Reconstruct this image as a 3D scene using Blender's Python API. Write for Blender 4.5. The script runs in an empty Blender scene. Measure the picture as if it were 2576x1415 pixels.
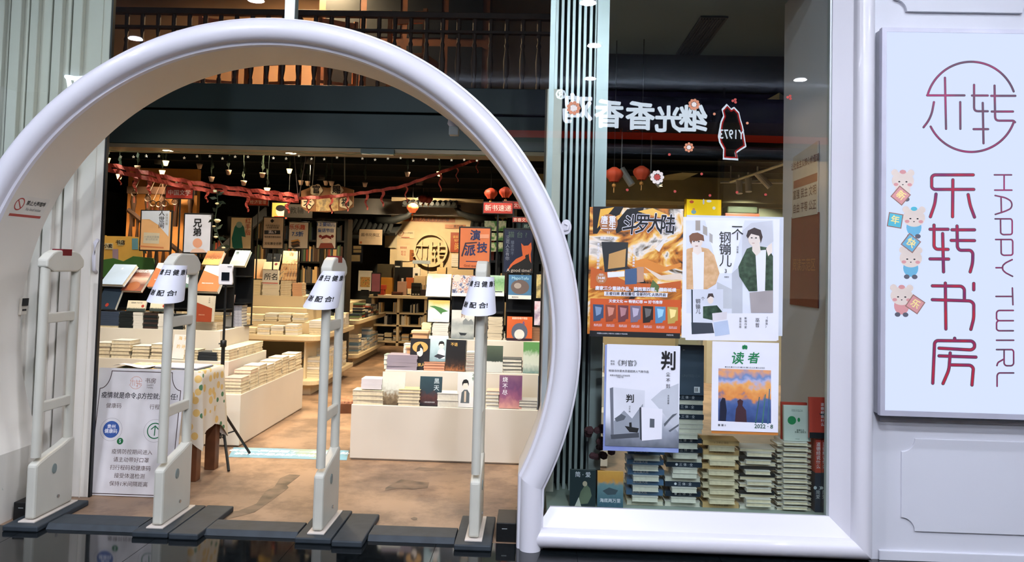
import bpy, bmesh, math, random
from mathutils import Vector, Matrix
R_ = random.Random(7)
SC = bpy.context.scene
COL = SC.collection
PI = math.pi

# ------------------------------------------------------------------ camera
F_PX, PX_Y = 1980.0, 585.0            # focal length and principal row in pixels of 2576x1415
PITCH, YAW, ROLL, CAM_Y, EYE = .0442, .0308, .0258, -4.61, 1.6
def cam_axes():
    fw = Vector((-math.sin(YAW)*math.cos(PITCH), math.cos(YAW)*math.cos(PITCH), math.sin(PITCH)))
    rt = Vector((math.cos(YAW), math.sin(YAW), 0)); up = rt.cross(fw)
    return math.cos(ROLL)*rt + math.sin(ROLL)*up, -math.sin(ROLL)*rt + math.cos(ROLL)*up, fw
CR, CU, CF = cam_axes()
CP = Vector((0, CAM_Y, EYE))
def ray(px, py): return CF + CR*((px-1288)/F_PX) - CU*((py-PX_Y)/F_PX)
def at(px, py, Y):
    d = ray(px, py); return CP + d*((Y-CAM_Y)/d.y)
def atz(px, py, Z):
    d = ray(px, py); return CP + d*((Z-EYE)/d.z)
def atx(px, py, X):
    d = ray(px, py); return CP + d*(X/d.x)
cd = bpy.data.cameras.new('camera'); cam = bpy.data.objects.new('camera', cd); COL.objects.link(cam)
cd.sensor_width = 36; cd.sensor_fit = 'HORIZONTAL'; cd.lens = 36*F_PX/2576
cd.shift_y = -(1415/2-PX_Y)/2576; cd.clip_start = .05; cd.clip_end = 100
M = Matrix((CR, CU, -CF)).transposed().to_4x4(); M.translation = CP; cam.matrix_world = M
SC.camera = cam

# ------------------------------------------------------------------ world, exposure, lights
def lin(c): return c/12.92 if c <= .04045 else ((c+.055)/1.055)**2.4
def rgb(c, a=1.0): return (lin(c[0]/255), lin(c[1]/255), lin(c[2]/255), a)
SC.view_settings.view_transform = 'Standard'; SC.view_settings.look = 'None'
SC.view_settings.gamma = 1; SC.view_settings.exposure = 0.0; SC.view_settings.use_curve_mapping = False
SC.cycles.use_denoising = True; SC.cycles.adaptive_threshold = .03; SC.cycles.use_light_tree = False
SC.cycles.max_bounces = 5; SC.cycles.diffuse_bounces = 3; SC.cycles.glossy_bounces = 2
SC.cycles.transparent_max_bounces = 10; SC.cycles.sample_clamp_indirect = 6
SC.cycles.caustics_reflective = False; SC.cycles.caustics_refractive = False
w = bpy.data.worlds.new('world'); SC.world = w; w.use_nodes = True
bg = w.node_tree.nodes['Background']; bg.inputs[0].default_value = rgb((150, 165, 190)); bg.inputs[1].default_value = .7

COOL = (.82, .86, 1.0); WARM = (1.0, .76, .46); NEUT = (1.0, .89, .74)
def area(name, loc, size, power, color, rot=(0, 0, 0), spread=PI, shape='DISK', sy=None):
    l = bpy.data.lights.new(name, 'AREA'); l.shape = shape; l.size = size
    if sy: l.size_y = sy
    l.energy = power; l.color = color; l.spread = spread
    o = bpy.data.objects.new(name, l); COL.objects.link(o); o.location = loc; o.rotation_euler = rot
    return o
MALL_Z = 4.4
DOWN = [(-5.13, -5.03), (.66, -4.99), (.73, -6.69), (3.70, -6.53), (-3.04, -3.5), (.48, -3.42), (-1.35, -1.7), (2.3, -1.7), (-4.2, -1.6), (4.6, -3.6)]
for x, y in DOWN:
    area('downlight_glow', (x, y, MALL_Z-.035), .17, 50 if y > -2 else 124, COOL)
# warm lamps inside the shop: position, watts, colour
SHOP = [(-2.75, 3.3, 2.9, 52, WARM), (-4.2, 3.1, 2.9, 7, NEUT), (-1.0, 4.1, 2.9, 30, NEUT), (.4, 4.2, 2.9, 20, NEUT),
        (-3.0, 5.6, 2.9, 62, WARM), (-1.6, 4.8, 2.9, 32, WARM), (-3.4, 7.6, 2.9, 50, WARM), (-1.9, 8.0, 2.9, 60, WARM),
        (-2.3, 10.5, 2.9, 58, WARM), (-5.2, 6.0, 2.9, 30, WARM), (1.4, 6.2, 2.9, 85, NEUT), (3.0, 6.4, 2.9, 85, NEUT)]
for x, y, z, p, c in SHOP:
    area('ceiling_spot_glow', (x, y, z-.03), .14, p, c, spread=2.3, rot=(.75 if y == 10.5 else 0, 0, 0))
FRONT = [(-4.55, 2.74, 2.624, 'far left'), (-3.52, 2.74, 2.624, 'left'), (-2.34, 2.74, 2.624, 'middle'), (-.39, 2.74, 2.624, 'right')]
for (x, y, z, wh), p in zip(FRONT, (4, 5, 9, 8)):
    area('front_spot_glow', (x, y, z-.008), .10, p, NEUT, rot=(-.25, 0, 0), spread=2.7)
FILL_SPOTS = [(-3.3, .85), (-2.2, .85), (-.9, .85), (-.1, .85)]  # fill spots added out of view to brighten the display fronts
for x, y in FILL_SPOTS:
    area('added_fill_glow', (x, y, 3.87), .10, 19, NEUT, rot=(.42, 0, 0), spread=1.25)
area('mezzanine_glow', (-2.6, 4.0, 5.0), .5, 150, (1.0, .68, .40))
area('added_window_fill', (1.0, .75, 3.55), .10, 26, NEUT, spread=2.0)  # fill lamp added to brighten the books in the window
area('cove_glow', (1.2, -7.0, 4.22), 9.0, 130, COOL, rot=(PI, 0, 0), shape='RECTANGLE', sy=.06)
area('opposite_glow', (4.6, -8.0, 3.3), .5, 26, WARM, rot=(-.9, 0, 0))
area('stair_glow', (-6.2, 5.3, 2.6), .4, 45, (1.0, .62, .28))

# ------------------------------------------------------------------ materials
MATS = {}
def mat(name, c, rough=.55, metal=0, var=.05, scale=6.0, bump=0.0, spec=.4, c2=None, emit=0, coat=0):
    if name in MATS: return MATS[name]
    m = bpy.data.materials.new(name); MATS[name] = m; m.use_nodes = True
    nt = m.node_tree; b = nt.nodes['Principled BSDF']
    b.inputs['Roughness'].default_value = rough; b.inputs['Metallic'].default_value = metal
    b.inputs['Specular IOR Level'].default_value = spec
    if coat: b.inputs['Coat Weight'].default_value = coat
    co = nt.nodes.new('ShaderNodeTexCoord'); no = nt.nodes.new('ShaderNodeTexNoise')
    no.inputs['Scale'].default_value = scale; no.inputs['Detail'].default_value = 1.5
    nt.links.new(co.outputs['Object'], no.inputs['Vector'])
    rp = nt.nodes.new('ShaderNodeValToRGB')
    A = rgb(c); B = rgb(c2) if c2 else tuple(min(1, x*(1-2.2*var)) for x in A[:3])+(1,)
    rp.color_ramp.elements[0].color = B; rp.color_ramp.elements[1].color = A
    rp.color_ramp.elements[0].position = .3; rp.color_ramp.elements[1].position = .62
    nt.links.new(no.outputs['Fac'], rp.inputs['Fac']); nt.links.new(rp.outputs['Color'], b.inputs['Base Color'])
    if emit:
        m.cycles.emission_sampling = 'NONE'
        nt.links.new(rp.outputs['Color'], b.inputs['Emission Color']); b.inputs['Emission Strength'].default_value = emit
    if bump:
        bp = nt.nodes.new('ShaderNodeBump'); bp.inputs['Strength'].default_value = bump; bp.inputs['Distance'].default_value = .01
        nt.links.new(no.outputs['Fac'], bp.inputs['Height']); nt.links.new(bp.outputs['Normal'], b.inputs['Normal'])
    return m
def emat(name, c, s):
    if name in MATS: return MATS[name]
    m = bpy.data.materials.new(name); MATS[name] = m; m.use_nodes = True; nt = m.node_tree
    m.cycles.emission_sampling = 'AUTO' if name == 'lit_diffuser' else 'NONE'
    nt.nodes.clear(); e = nt.nodes.new('ShaderNodeEmission'); o = nt.nodes.new('ShaderNodeOutputMaterial')
    e.inputs[0].default_value = rgb(c); e.inputs[1].default_value = s; nt.links.new(e.outputs[0], o.inputs[0]); return m
def cmat(c, rough=.5, **k):
    return mat('paint_%d_%d_%d_%d' % (*[int(x) for x in c], int(rough*100)), c, rough, **k)
def glass(name, tint, ior=1.5, refl=1.0):
    m = bpy.data.materials.new(name); m.use_nodes = True; nt = m.node_tree; nt.nodes.clear()
    o = nt.nodes.new('ShaderNodeOutputMaterial'); mx = nt.nodes.new('ShaderNodeMixShader')
    t = nt.nodes.new('ShaderNodeBsdfTransparent'); g = nt.nodes.new('ShaderNodeBsdfGlossy'); f = nt.nodes.new('ShaderNodeFresnel')
    t.inputs[0].default_value = (*tint, 1); g.inputs['Roughness'].default_value = 0.0; f.inputs[0].default_value = ior
    mu = nt.nodes.new('ShaderNodeMath'); mu.operation = 'MULTIPLY'; mu.inputs[1].default_value = refl
    nt.links.new(f.outputs[0], mu.inputs[0]); nt.links.new(mu.outputs[0], mx.inputs[0])
    nt.links.new(t.outputs[0], mx.inputs[1]); nt.links.new(g.outputs[0], mx.inputs[2]); nt.links.new(mx.outputs[0], o.inputs[0]); return m
def cover(name, cols, kind='noise', scale=6, rough=.35, coat=.3, axis=1, dist=0.0, pos=None):
    """printed cover: colour ramp over noise / wave / gradient across the sheet"""
    if name in MATS: return MATS[name]
    m = bpy.data.materials.new(name); MATS[name] = m; m.use_nodes = True; nt = m.node_tree; b = nt.nodes['Principled BSDF']
    b.inputs['Roughness'].default_value = rough; b.inputs['Coat Weight'].default_value = coat; b.inputs['Coat Roughness'].default_value = .12
    co = nt.nodes.new('ShaderNodeTexCoord'); rp = nt.nodes.new('ShaderNodeValToRGB')
    if kind == 'grad':
        sp = nt.nodes.new('ShaderNodeSeparateXYZ'); nt.links.new(co.outputs['Generated'], sp.inputs[0])
        no = nt.nodes.new('ShaderNodeTexNoise'); no.inputs['Scale'].default_value = scale; nt.links.new(co.outputs['Generated'], no.inputs[0])
        a = nt.nodes.new('ShaderNodeMath'); a.operation = 'MULTIPLY_ADD'; a.inputs[1].default_value = dist; nt.links.new(no.outputs['Fac'], a.inputs[0])
        s = nt.nodes.new('ShaderNodeMath'); s.operation = 'SUBTRACT'; s.inputs[1].default_value = dist*.5
        nt.links.new(sp.outputs[axis], a.inputs[2]); nt.links.new(a.outputs[0], s.inputs[0]); nt.links.new(s.outputs[0], rp.inputs[0])
    elif kind == 'wave':
        wv = nt.nodes.new('ShaderNodeTexWave'); wv.inputs['Scale'].default_value = scale; wv.inputs['Distortion'].default_value = dist or 8
        wv.inputs['Detail'].default_value = 3; nt.links.new(co.outputs['Object'], wv.inputs[0]); nt.links.new(wv.outputs['Fac'], rp.inputs[0])
    elif kind == 'dots':
        vo = nt.nodes.new('ShaderNodeTexVoronoi'); vo.inputs['Scale'].default_value = scale; nt.links.new(co.outputs['Object'], vo.inputs['Vector'])
        nt.links.new(vo.outputs['Distance'], rp.inputs[0])
    else:
        no = nt.nodes.new('ShaderNodeTexNoise'); no.inputs['Scale'].default_value = scale; no.inputs['Detail'].default_value = 5
        no.inputs['Distortion'].default_value = dist; nt.links.new(co.outputs['Object'], no.inputs[0]); nt.links.new(no.outputs['Fac'], rp.inputs[0])
    els = rp.color_ramp.elements; n = len(cols)
    lo, hi = (.32, .68) if kind == 'noise' else (0, 1)
    for i, c in enumerate(cols):
        p = pos[i] if pos else lo+(hi-lo)*i/max(1, n-1)
        e = els[i] if i < 2 else els.new(p)
        e.position = p; e.color = rgb(c)
    nt.links.new(rp.outputs[0], b.inputs['Base Color']); return m

WHITE = mat('white_lacquer', (216, 214, 220), .28, var=.02, scale=2, coat=.25)
WALLW = mat('white_wall_paint', (206, 207, 214), .5, var=.03, scale=1.3)
REVEAL = mat('cream_plaster', (226, 220, 208), .45, var=.035, scale=1.1)
ALU = mat('aluminium_grey', (186, 194, 194), .35, .35, var=.03)
ALUD = mat('aluminium_shadow_gap', (40, 52, 50), .6)
BLACK = mat('black_metal', (16, 18, 19), .45, var=.1)
RUBBER = mat('black_rubber', (46, 54, 60), .6, var=.12, scale=14, bump=.15)
PAPER = mat('white_paper', (232, 232, 240), .6, var=.015)
INK = mat('black_ink', (24, 24, 26), .6)
PAGES = mat('page_block', (226, 212, 180), .8, var=.08, scale=40)
PAGEW = mat('page_block_white', (226, 222, 206), .8, var=.06, scale=40)
DTEAL = mat('dark_teal_paint', (34, 50, 52), .5, var=.14, scale=1.2)
DCEIL = mat('dark_ceiling_paint', (9, 13, 14), .95, var=.12, scale=1, spec=.05)
DISPW = mat('display_white_laminate', (216, 208, 194), .4, var=.03, scale=2.2)
SHELFW = mat('cream_shelf_laminate', (214, 196, 160), .45, var=.04, scale=2)
WOOD = mat('brown_wood', (104, 62, 36), .5, var=.18, scale=9)
DWOOD = mat('dark_wood', (62, 40, 28), .55, var=.18, scale=9)
RED = mat('red_paper', (196, 58, 40), .6, var=.1)
GREENLEAF = mat('vine_green', (24, 44, 28), .7, var=.2)

# ------------------------------------------------------------------ mesh helpers
class MB:
    def __init__(s): s.v = []; s.f = []; s.mi = []
    def add(s, vs, fs, mi=0):
        k = len(s.v); s.v += [tuple(v) for v in vs]; s.f += [tuple(i+k for i in f) for f in fs]; s.mi += [mi]*len(fs); return s
    def box(s, a, b, mi=0):
        x0, y0, z0 = a; x1, y1, z1 = b
        return s.add([(x0, y0, z0), (x1, y0, z0), (x1, y1, z0), (x0, y1, z0), (x0, y0, z1), (x1, y0, z1), (x1, y1, z1), (x0, y1, z1)],
                     [(0, 3, 2, 1), (4, 5, 6, 7), (0, 1, 5, 4), (1, 2, 6, 5), (2, 3, 7, 6), (3, 0, 4, 7)], mi)
    def prism(s, pts, a, b, axis='y', mi=0):
        """extrude a polygon given in two axes from a to b along the third"""
        n = len(pts)
        def mk(p, t): return (p[0], t, p[1]) if axis == 'y' else ((t, p[0], p[1]) if axis == 'x' else (p[0], p[1], t))
        s.add([mk(p, a) for p in pts]+[mk(p, b) for p in pts],
              [tuple(range(n)), tuple(range(2*n-1, n-1, -1))]+[(i, i+n, (i+1) % n+n, (i+1) % n) for i in range(n)], mi); return s
    def sheet(s, rows, mi=0, close=False):
        n = len(rows[0]); vs = [p for r in rows for p in r]; fs = []
        for i in range(len(rows)-1):
            for j in range(n-1+(1 if close else 0)):
                fs.append((i*n+j, i*n+(j+1) % n, (i+1)*n+(j+1) % n, (i+1)*n+j))
        return s.add(vs, fs, mi)
    def tube(s, path, r, n=8, mi=0, cap=True):
        path = [Vector(p) for p in path]; rows = []
        rr = r if isinstance(r, (list, tuple)) else [r]*len(path)
        for i, p in enumerate(path):
            t = (path[min(i+1, len(path)-1)]-path[max(i-1, 0)]).normalized()
            a = t.cross(Vector((0, 0, 1)))
            if a.length < .05: a = t.cross(Vector((0, 1, 0)))
            a.normalize(); b = t.cross(a)
            rows.append([p+(a*math.cos(2*PI*k/n)+b*math.sin(2*PI*k/n))*rr[i] for k in range(n)])
        k = len(s.v); s.sheet(rows, mi, True)
        if cap:
            m = len(rows)-1
            s.f += [tuple(k+i for i in range(n)), tuple(k+m*n+n-1-i for i in range(n))]; s.mi += [mi, mi]
        return s
    def lathe(s, prof, n=24, c=(0, 0, 0), mi=0):
        rows = [[(c[0]+r*math.cos(2*PI*k/n), c[1]+r*math.sin(2*PI*k/n), c[2]+z) for k in range(n)] for r, z in prof]
        return s.sheet(rows, mi, True)
    def mesh(s, name, mats, smooth=False):
        me = bpy.data.meshes.new(name); me.from_pydata(s.v, [], s.f)
        for m in (mats if isinstance(mats, (list, tuple)) else [mats]): me.materials.append(m)
        for p, i in zip(me.polygons, s.mi): p.material_index = i
        if smooth: me.polygons.foreach_set('use_smooth', [True]*len(me.polygons))
        me.update(); return me
    def obj(s, name, mats, parent=None, smooth=False, bevel=0, auto=None):
        o = bpy.data.objects.new(name, s.mesh(name, mats, smooth or auto is not None)); COL.objects.link(o)
        bm = bmesh.new(); bm.from_mesh(o.data); bmesh.ops.recalc_face_normals(bm, faces=bm.faces); bm.to_mesh(o.data); bm.free()
        if auto is not None: o.data.set_sharp_from_angle(angle=math.radians(auto))
        if bevel:
            md = o.modifiers.new('bevel', 'BEVEL'); md.width = bevel; md.segments = 2; md.limit_method = 'ANGLE'
        if parent: o.parent = parent
        return o
def tag(o, label, cat, group=None):
    o['label'] = label; o['category'] = cat
    if group: o['group'] = group
    return o
def thing(name, label, cat, loc=(0, 0, 0), rot=(0, 0, 0), group=None):
    o = bpy.data.objects.new(name, None); COL.objects.link(o); o.empty_display_size = .05
    o.location = loc; o.rotation_euler = rot; return tag(o, label, cat, group)
def struct(o): o['kind'] = 'structure'; return o
def stuff(o): o['kind'] = 'stuff'; return o
def link(me, name, parent=None, loc=(0, 0, 0), rot=(0, 0, 0)):
    o = bpy.data.objects.new(name, me); COL.objects.link(o); o.location = loc; o.rotation_euler = rot
    if parent: o.parent = parent
    return o
TXT = {}
def text(parent, body, size, loc, m, name='lettering', rot=(0, 0, 0), align='CENTER', bold=0.0, sx=1.0, gap=1.0, shear=0, line=1.0):
    key = (body, align, gap, shear, line)
    if key not in TXT:
        c = bpy.data.curves.new('t', 'FONT'); c.body = body; c.align_x = align; c.align_y = 'CENTER'; c.size = 1
        c.space_character = gap; c.shear = shear; c.space_line = line; c.resolution_u = 2
        o = bpy.data.objects.new('t', c)
        me = bpy.data.meshes.new_from_object(o); bpy.data.objects.remove(o); bpy.data.curves.remove(c)
        TXT[key] = ([tuple(v.co) for v in me.vertices], [tuple(p.vertices) for p in me.polygons]); bpy.data.meshes.remove(me)
    vs, fs = TXT[key]; mb = MB(); r = bold*.85
    n = 0 if bold <= 0 else (4 if bold < .02 else 8)
    for k in range(n or 1):                      # heavier weight: the glyph repeated a hair to every side
        dx, dy = (r*math.cos(2*PI*(k+.5)/n), r*math.sin(2*PI*(k+.5)/n)) if n else (0, 0)
        mb.add([(x+dx, y+dy, z+k*.0004) for x, y, z in vs], fs)
    o = link(mb.mesh(name, m), name, parent, loc, rot); o.scale = (size*sx, size, size); return o
def vtext(parent, chars, size, loc, m, step=1.15, **k):
    return text(parent, '\n'.join(chars), size, loc, m, line=step, **k)
def poly(parent, pts, m, z=0.0, name='printed_shape'):
    return MB().add([(x, y, z) for x, y in pts], [tuple(range(len(pts)))]).obj(name, m, parent)
def disc(cx, cy, r, n=28, ry=None, a0=0): return [(cx+r*math.cos(a0+2*PI*i/n), cy+(ry or r)*math.sin(a0+2*PI*i/n)) for i in range(n)]
def rect(x0, y0, x1, y1): return [(x0, y0), (x1, y0), (x1, y1), (x0, y1)]
def fillet(pts, r):
    """round the corners of an open 2D polyline"""
    pts = [Vector(p) for p in pts]
    if len(pts) < 3: return pts
    out = [pts[0]]
    for a, p, b in zip(pts, pts[1:], pts[2:]):
        u, v = a-p, b-p; d = min(r, u.length*.48, v.length*.48)
        p0, p1 = p+u.normalized()*d, p+v.normalized()*d
        out += [p0.lerp(p, t).lerp(p.lerp(p1, t), t) for t in (0, .25, .5, .75, 1)]
    return out+[pts[-1]]
def ribbon(mb, pts, wd, z=0.0, closed=False):
    """flat round-ended stroke along 2D points"""
    pts = [Vector(p) for p in pts]; h = wd/2; n = len(pts); L, Rr = [], []
    for i, p in enumerate(pts):
        a = pts[i-1] if i else (pts[-1] if closed else p); b = pts[i+1] if i < n-1 else (pts[0] if closed else p)
        t0 = (p-a).normalized() if (p-a).length > 1e-9 else (b-p).normalized(); t1 = (b-p).normalized() if (b-p).length > 1e-9 else t0
        nr = Vector((-(t0.y+t1.y), t0.x+t1.x)); nr = nr.normalized() if nr.length > 1e-6 else Vector((-t0.y, t0.x))
        k = h/max(.5, nr.dot(Vector((-t0.y, t0.x)))); L.append(p+nr*k); Rr.append(p-nr*k)
    if closed: L.append(L[0]); Rr.append(Rr[0])
    mb.sheet([[(q.x, q.y, z) for q in L], [(q.x, q.y, z) for q in Rr]])
    if not closed:
        for p, q, s in ((pts[0], pts[1], -1), (pts[-1], pts[-2], 1)):
            t = (p-q).normalized(); nn = Vector((-t.y, t.x))
            cap = [p+(nn*math.cos(PI*i/8)+t*math.sin(PI*i/8))*h for i in range(9)]
            mb.add([(c.x, c.y, z) for c in cap], [tuple(range(9))])
    return mb
def arc(cx, cy, r, a0, a1, n=30): return [(cx+r*math.cos(math.radians(a0+(a1-a0)*i/n)), cy+r*math.sin(math.radians(a0+(a1-a0)*i/n))) for i in range(n+1)]
ORD = 'zeroth first second third fourth fifth sixth seventh eighth ninth tenth eleventh twelfth thirteenth fourteenth fifteenth sixteenth seventeenth eighteenth nineteenth twentieth'.split()
ORD += ['twenty-'+o for o in ORD[1:10]]+['thirtieth']
# ================================================================== SETTING
# floors
fl = mat('stained_concrete', (158, 128, 102), .45, var=.2, scale=1.1, bump=.05, c2=(112, 92, 76))
nt = fl.node_tree; b = nt.nodes['Principled BSDF']
n2 = nt.nodes.new('ShaderNodeTexNoise'); n2.inputs['Scale'].default_value = 2.6; n2.inputs['Detail'].default_value = 8; n2.inputs['Roughness'].default_value = .7
co = nt.nodes.new('ShaderNodeTexCoord'); nt.links.new(co.outputs['Object'], n2.inputs[0])
r2 = nt.nodes.new('ShaderNodeValToRGB'); r2.color_ramp.elements[0].position = .40; r2.color_ramp.elements[1].position = .56
r2.color_ramp.elements[0].color = (.42, .40, .40, 1); r2.color_ramp.elements[1].color = (1, 1, 1, 1)
nt.links.new(n2.outputs['Fac'], r2.inputs[0]); mx = nt.nodes.new('ShaderNodeMixRGB'); mx.blend_type = 'MULTIPLY'; mx.inputs[0].default_value = .8
src = b.inputs['Base Color'].links[0].from_socket
nt.links.new(src, mx.inputs[1]); nt.links.new(r2.outputs[0], mx.inputs[2]); nt.links.new(mx.outputs[0], b.inputs['Base Color'])
struct(MB().box((-9, .02, -.15), (7, 13.5, 0)).obj('floor', fl))
gran = mat('black_granite', (16, 20, 22), .06, var=.25, scale=30, spec=.6)
mf = struct(MB().box((-9, -9, -.2), (9, .02, -.008)).obj('floor_mall', mat('dark_grout', (34, 36, 38), .7)))
tile = MB().box((.0015, .0015, -.008), (.7985, .7985, 0)).mesh('floor_tile', gran)
for i in range(-7, 8):
    for j in range(4): link(tile, 'floor_tile', mf, (i*.8+.27, -.78-.8*j, 0))
MB().box((-9, -9, -.008), (9, -3.19, 0)).obj('far_tiling', gran, mf)
# patches and cracks in the concrete
fc = [o for o in COL.objects if o.name == 'floor'][0]
crk = mat('dark_floor_stain', (112, 92, 74), .5, var=.3, scale=9)
def floor_patch(pts):
    poly(fc, [tuple(atz(x, y, .0012)[:2]) for x, y in pts], crk, .0012, 'stain')
floor_patch([(560, 1310), (640, 1290), (690, 1255), (726, 1228), (722, 1222), (756, 1196), (728, 1194), (704, 1204), (690, 1226), (668, 1236), (645, 1268), (600, 1286), (562, 1290)])
floor_patch([(1042, 1301), (1050, 1304), (1049, 1309), (1040, 1310), (1033, 1305)])
floor_patch([(970, 1228), (1010, 1206), (1050, 1212), (1080, 1214), (1076, 1228), (1040, 1232), (1000, 1230), (968, 1236)])
floor_patch([(1055, 1176), (1120, 1180), (1122, 1184), (1070, 1186), (1040, 1182)])
# walls and ceilings of the shop
GREYW = mat('grey_shop_wall', (176, 174, 172), .7, var=.05)
DARKW = mat('dark_shop_wall', (48, 54, 56), .75, var=.1)
CREAMW = mat('cream_shop_wall', (216, 196, 158), .65, var=.04)
struct(MB().box((-9, 13.0, 0), (7, 13.2, 5.6)).obj('wall_back', DARKW))
struct(MB().box((-9.2, 0, 0), (-9, 13.2, 5.6)).obj('wall_left', DARKW))
struct(MB().box((7, 0, 0), (7.2, 13.2, 5.6)).obj('wall_right', CREAMW))
struct(MB().box((-9, 2.62, 2.98), (7, 13.2, 3.2)).obj('ceiling', DCEIL))
struct(MB().box((.1, .2, 3.6), (7, 2.62, 3.75)).obj('ceiling_void', mat('slate_ceiling', (98, 114, 122), .8, var=.06, scale=.8)))
struct(MB().box((-9, .2, 5.5), (7, 13.2, 5.6)).obj('ceiling_mezzanine', DWOOD))
# bay side wall right of the display window
struct(MB().box((1.80, .1, 0), (1.95, 1.2, 3.75)).obj('wall_bay', WALLW))
# mezzanine front: two painted boards with a shadow groove, metal lip below
mz = struct(MB().box((-9, 2.66, 2.64), (.55, 2.9, 3.25)).obj('trim_1', DTEAL))
MB().box((-9, 2.58, 3.005), (.55, 2.66, 3.245)).obj('upper_board', DTEAL, mz, bevel=.006)
MB().box((-9, 2.58, 2.665), (.55, 2.66, 2.985)).obj('lower_board', DTEAL, mz, bevel=.006)
MB().box((-9, 2.57, 2.625), (.55, 2.92, 2.66)).obj('metal_lip', mat('dull_bronze', (96, 90, 78), .45, .4), mz)
# orange wall upstairs
struct(MB().box((-9, 5.2, 3.2), (.55, 5.3, 5.5)).obj('wall_mezzanine', mat('ochre_plaster', (168, 130, 96), .7, var=.1, scale=2)))
struct(MB().box((-9, 2.9, 3.2), (.55, 5.3, 3.24)).obj('floor_mezzanine', DWOOD))
# right part of the shop seen through the display window
struct(MB().box((-.2, 8.6, 0), (7, 8.7, 2.98)).obj('wall_inner', CREAMW))
struct(MB().box((2.35, 8.3, 0), (3.3, 8.6, 2.98)).obj('wall_pier', mat('pale_green_wall', (196, 198, 176), .65)))
bm_ = mat('olive_beam_paint', (150, 146, 112), .6, var=.06)
struct(MB().box((-.2, 6.9, 2.62), (7, 7.6, 2.98)).obj('trim_beam', bm_))
struct(MB().add([tuple(p) for p in (at(1620, 470, 7.4), at(1680, 470, 7.4), at(2000, 330, 4.2), at(1960, 300, 4.2))] +
                [tuple(p+Vector((0, 0, .3))) for p in (at(1620, 470, 7.4), at(1680, 470, 7.4), at(2000, 330, 4.2), at(1960, 300, 4.2))],
                [(0, 1, 2, 3), (4, 5, 6, 7), (0, 1, 5, 4), (1, 2, 6, 5), (2, 3, 7, 6), (3, 0, 4, 7)]).obj('trim_slanted_beam', bm_))
# opposite side of the mall (seen mirrored in the glass)
struct(MB().box((-9, -8.6, MALL_Z), (9, .3, MALL_Z+.1)).obj('ceiling_mall', mat('mall_ceiling_paint', (150, 158, 168), .8, var=.03)))
struct(MB().box((-9, -8.7, 0), (9, -8.5, MALL_Z)).obj('wall_opposite', mat('opposite_dark_wall', (36, 34, 42), .7)))

struct(MB().box((3.0, -8.5, 1.2), (8.5, -8.44, 3.6)).obj('wall_opposite_warm', CREAMW))
# ------------------------------------------------------------------ FACADE
GX, GZ, RO, RI = -1.6, 1.167, 1.874, 1.705
gate = thing('moon_gate', 'large round white moon gate framing the bookshop entrance', 'archway', (GX, 0, 0))
prof = [(RI, -.028), (RI+.006, -.05), (RI+.02, -.056), (RI+.024, -.066)]
prof += [(RI+.024+.066*(1-math.cos(PI*i/12)), -.066-.052*math.sin(PI*i/12)) for i in range(1, 12)]
prof += [(RO-.013, -.066), (RO-.012, -.052), (RO, -.05), (RO, .03), (RI+.03, .03)]
A0 = math.asin((.385-GZ)/(RI+.06))
def ring(prof, a0, a1, n):
    rows = []
    for i in range(n+1):
        a = a0+(a1-a0)*i/n
        rows.append([(r*math.cos(a), y, GZ+r*math.sin(a)) for r, y in prof])
    return rows
MB().sheet(ring(prof, A0, PI-A0, 120)).obj('rim_moulding', WHITE, gate, auto=40)
rev = [(RI, -.028), (RI, .385), (RI+.05, .385), (RI+.05, .03)]
MB().sheet(ring(rev, A0, PI-A0, 120)).obj('inner_reveal', REVEAL, gate, auto=40)
# straight feet under the ring
for s in (1, -1):
    rows = []
    for t in (0, 1):
        z = (GZ+(RI+.06)*math.sin(A0))*(1-t); row = []
        for r, y in prof:
            zz = GZ+r*math.sin(A0) if t == 0 else 0
            row.append((s*r*math.cos(A0), y, zz))
        rows.append(row)
    MB().sheet(rows).obj('foot_moulding', WHITE, gate, auto=40)
    rows = [[(s*r*math.cos(A0), y, GZ+r*math.sin(A0) if t == 0 else 0) for r, y in rev] for t in (0, 1)]
    MB().sheet(rows).obj('foot_reveal', REVEAL, gate, auto=40)

# right display window: moulding, pane
win = struct(MB().box((1.70, .02, .2), (1.72, .06, MALL_Z)).obj('window_1', ALU))
fp = [(0, .03), (.0, .012), (.10, -.045), (.104, -.06)]
fp += [(.104+.053*(1-math.cos(PI*i/12)), -.06-.048*math.sin(PI*i/12)) for i in range(1, 12)]
fp += [(.212, -.06), (.213, -.03), (.214, .05)]
MB().sheet([[(.118-d*.72, y, .222-d) for d, y in fp], [(1.712+d, y, .222-d) for d, y in fp]]).obj('sill_moulding', WHITE, win, auto=40)
MB().sheet([[(1.712+d, y, .222-d) for d, y in fp], [(1.712+d, y, MALL_Z) for d, y in fp]]).obj('side_moulding', WHITE, win, auto=40)
MB().box((.1, .02, 0), (1.75, .75, .20)).obj('display_ledge', mat('ledge_grey_green', (150, 160, 150), .5), win)
GL = glass('shop_glass', (.80, .87, .84), 1.55, 1.25)
def xr(z):
    d = 1.8**2-(z-GZ)**2
    return max(-1.5, GX+math.sqrt(d)) if d > 0 else -1.5
def xl(z):
    d = 1.8**2-(z-GZ)**2
    return min(-1.54, GX-math.sqrt(d)) if d > 0 else -1.54
zs = [.2+(MALL_Z-.2)*i/80 for i in range(81)]+[GZ+1.8-.001, GZ+1.8+.001]
zs.sort()
MB().sheet([[(xr(z), .03, z) for z in zs], [(1.71, .03, z) for z in zs]]).obj('glass_pane', GL, win)
win2 = struct(MB().box((-1.545, .02, GZ+1.8), (-1.485, .09, MALL_Z)).obj('window_2', ALU))
MB().sheet([[(-4.2, .03, z) for z in zs], [(xl(z), .03, z) for z in zs]]).obj('glass_pane', GL, win2)
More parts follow.
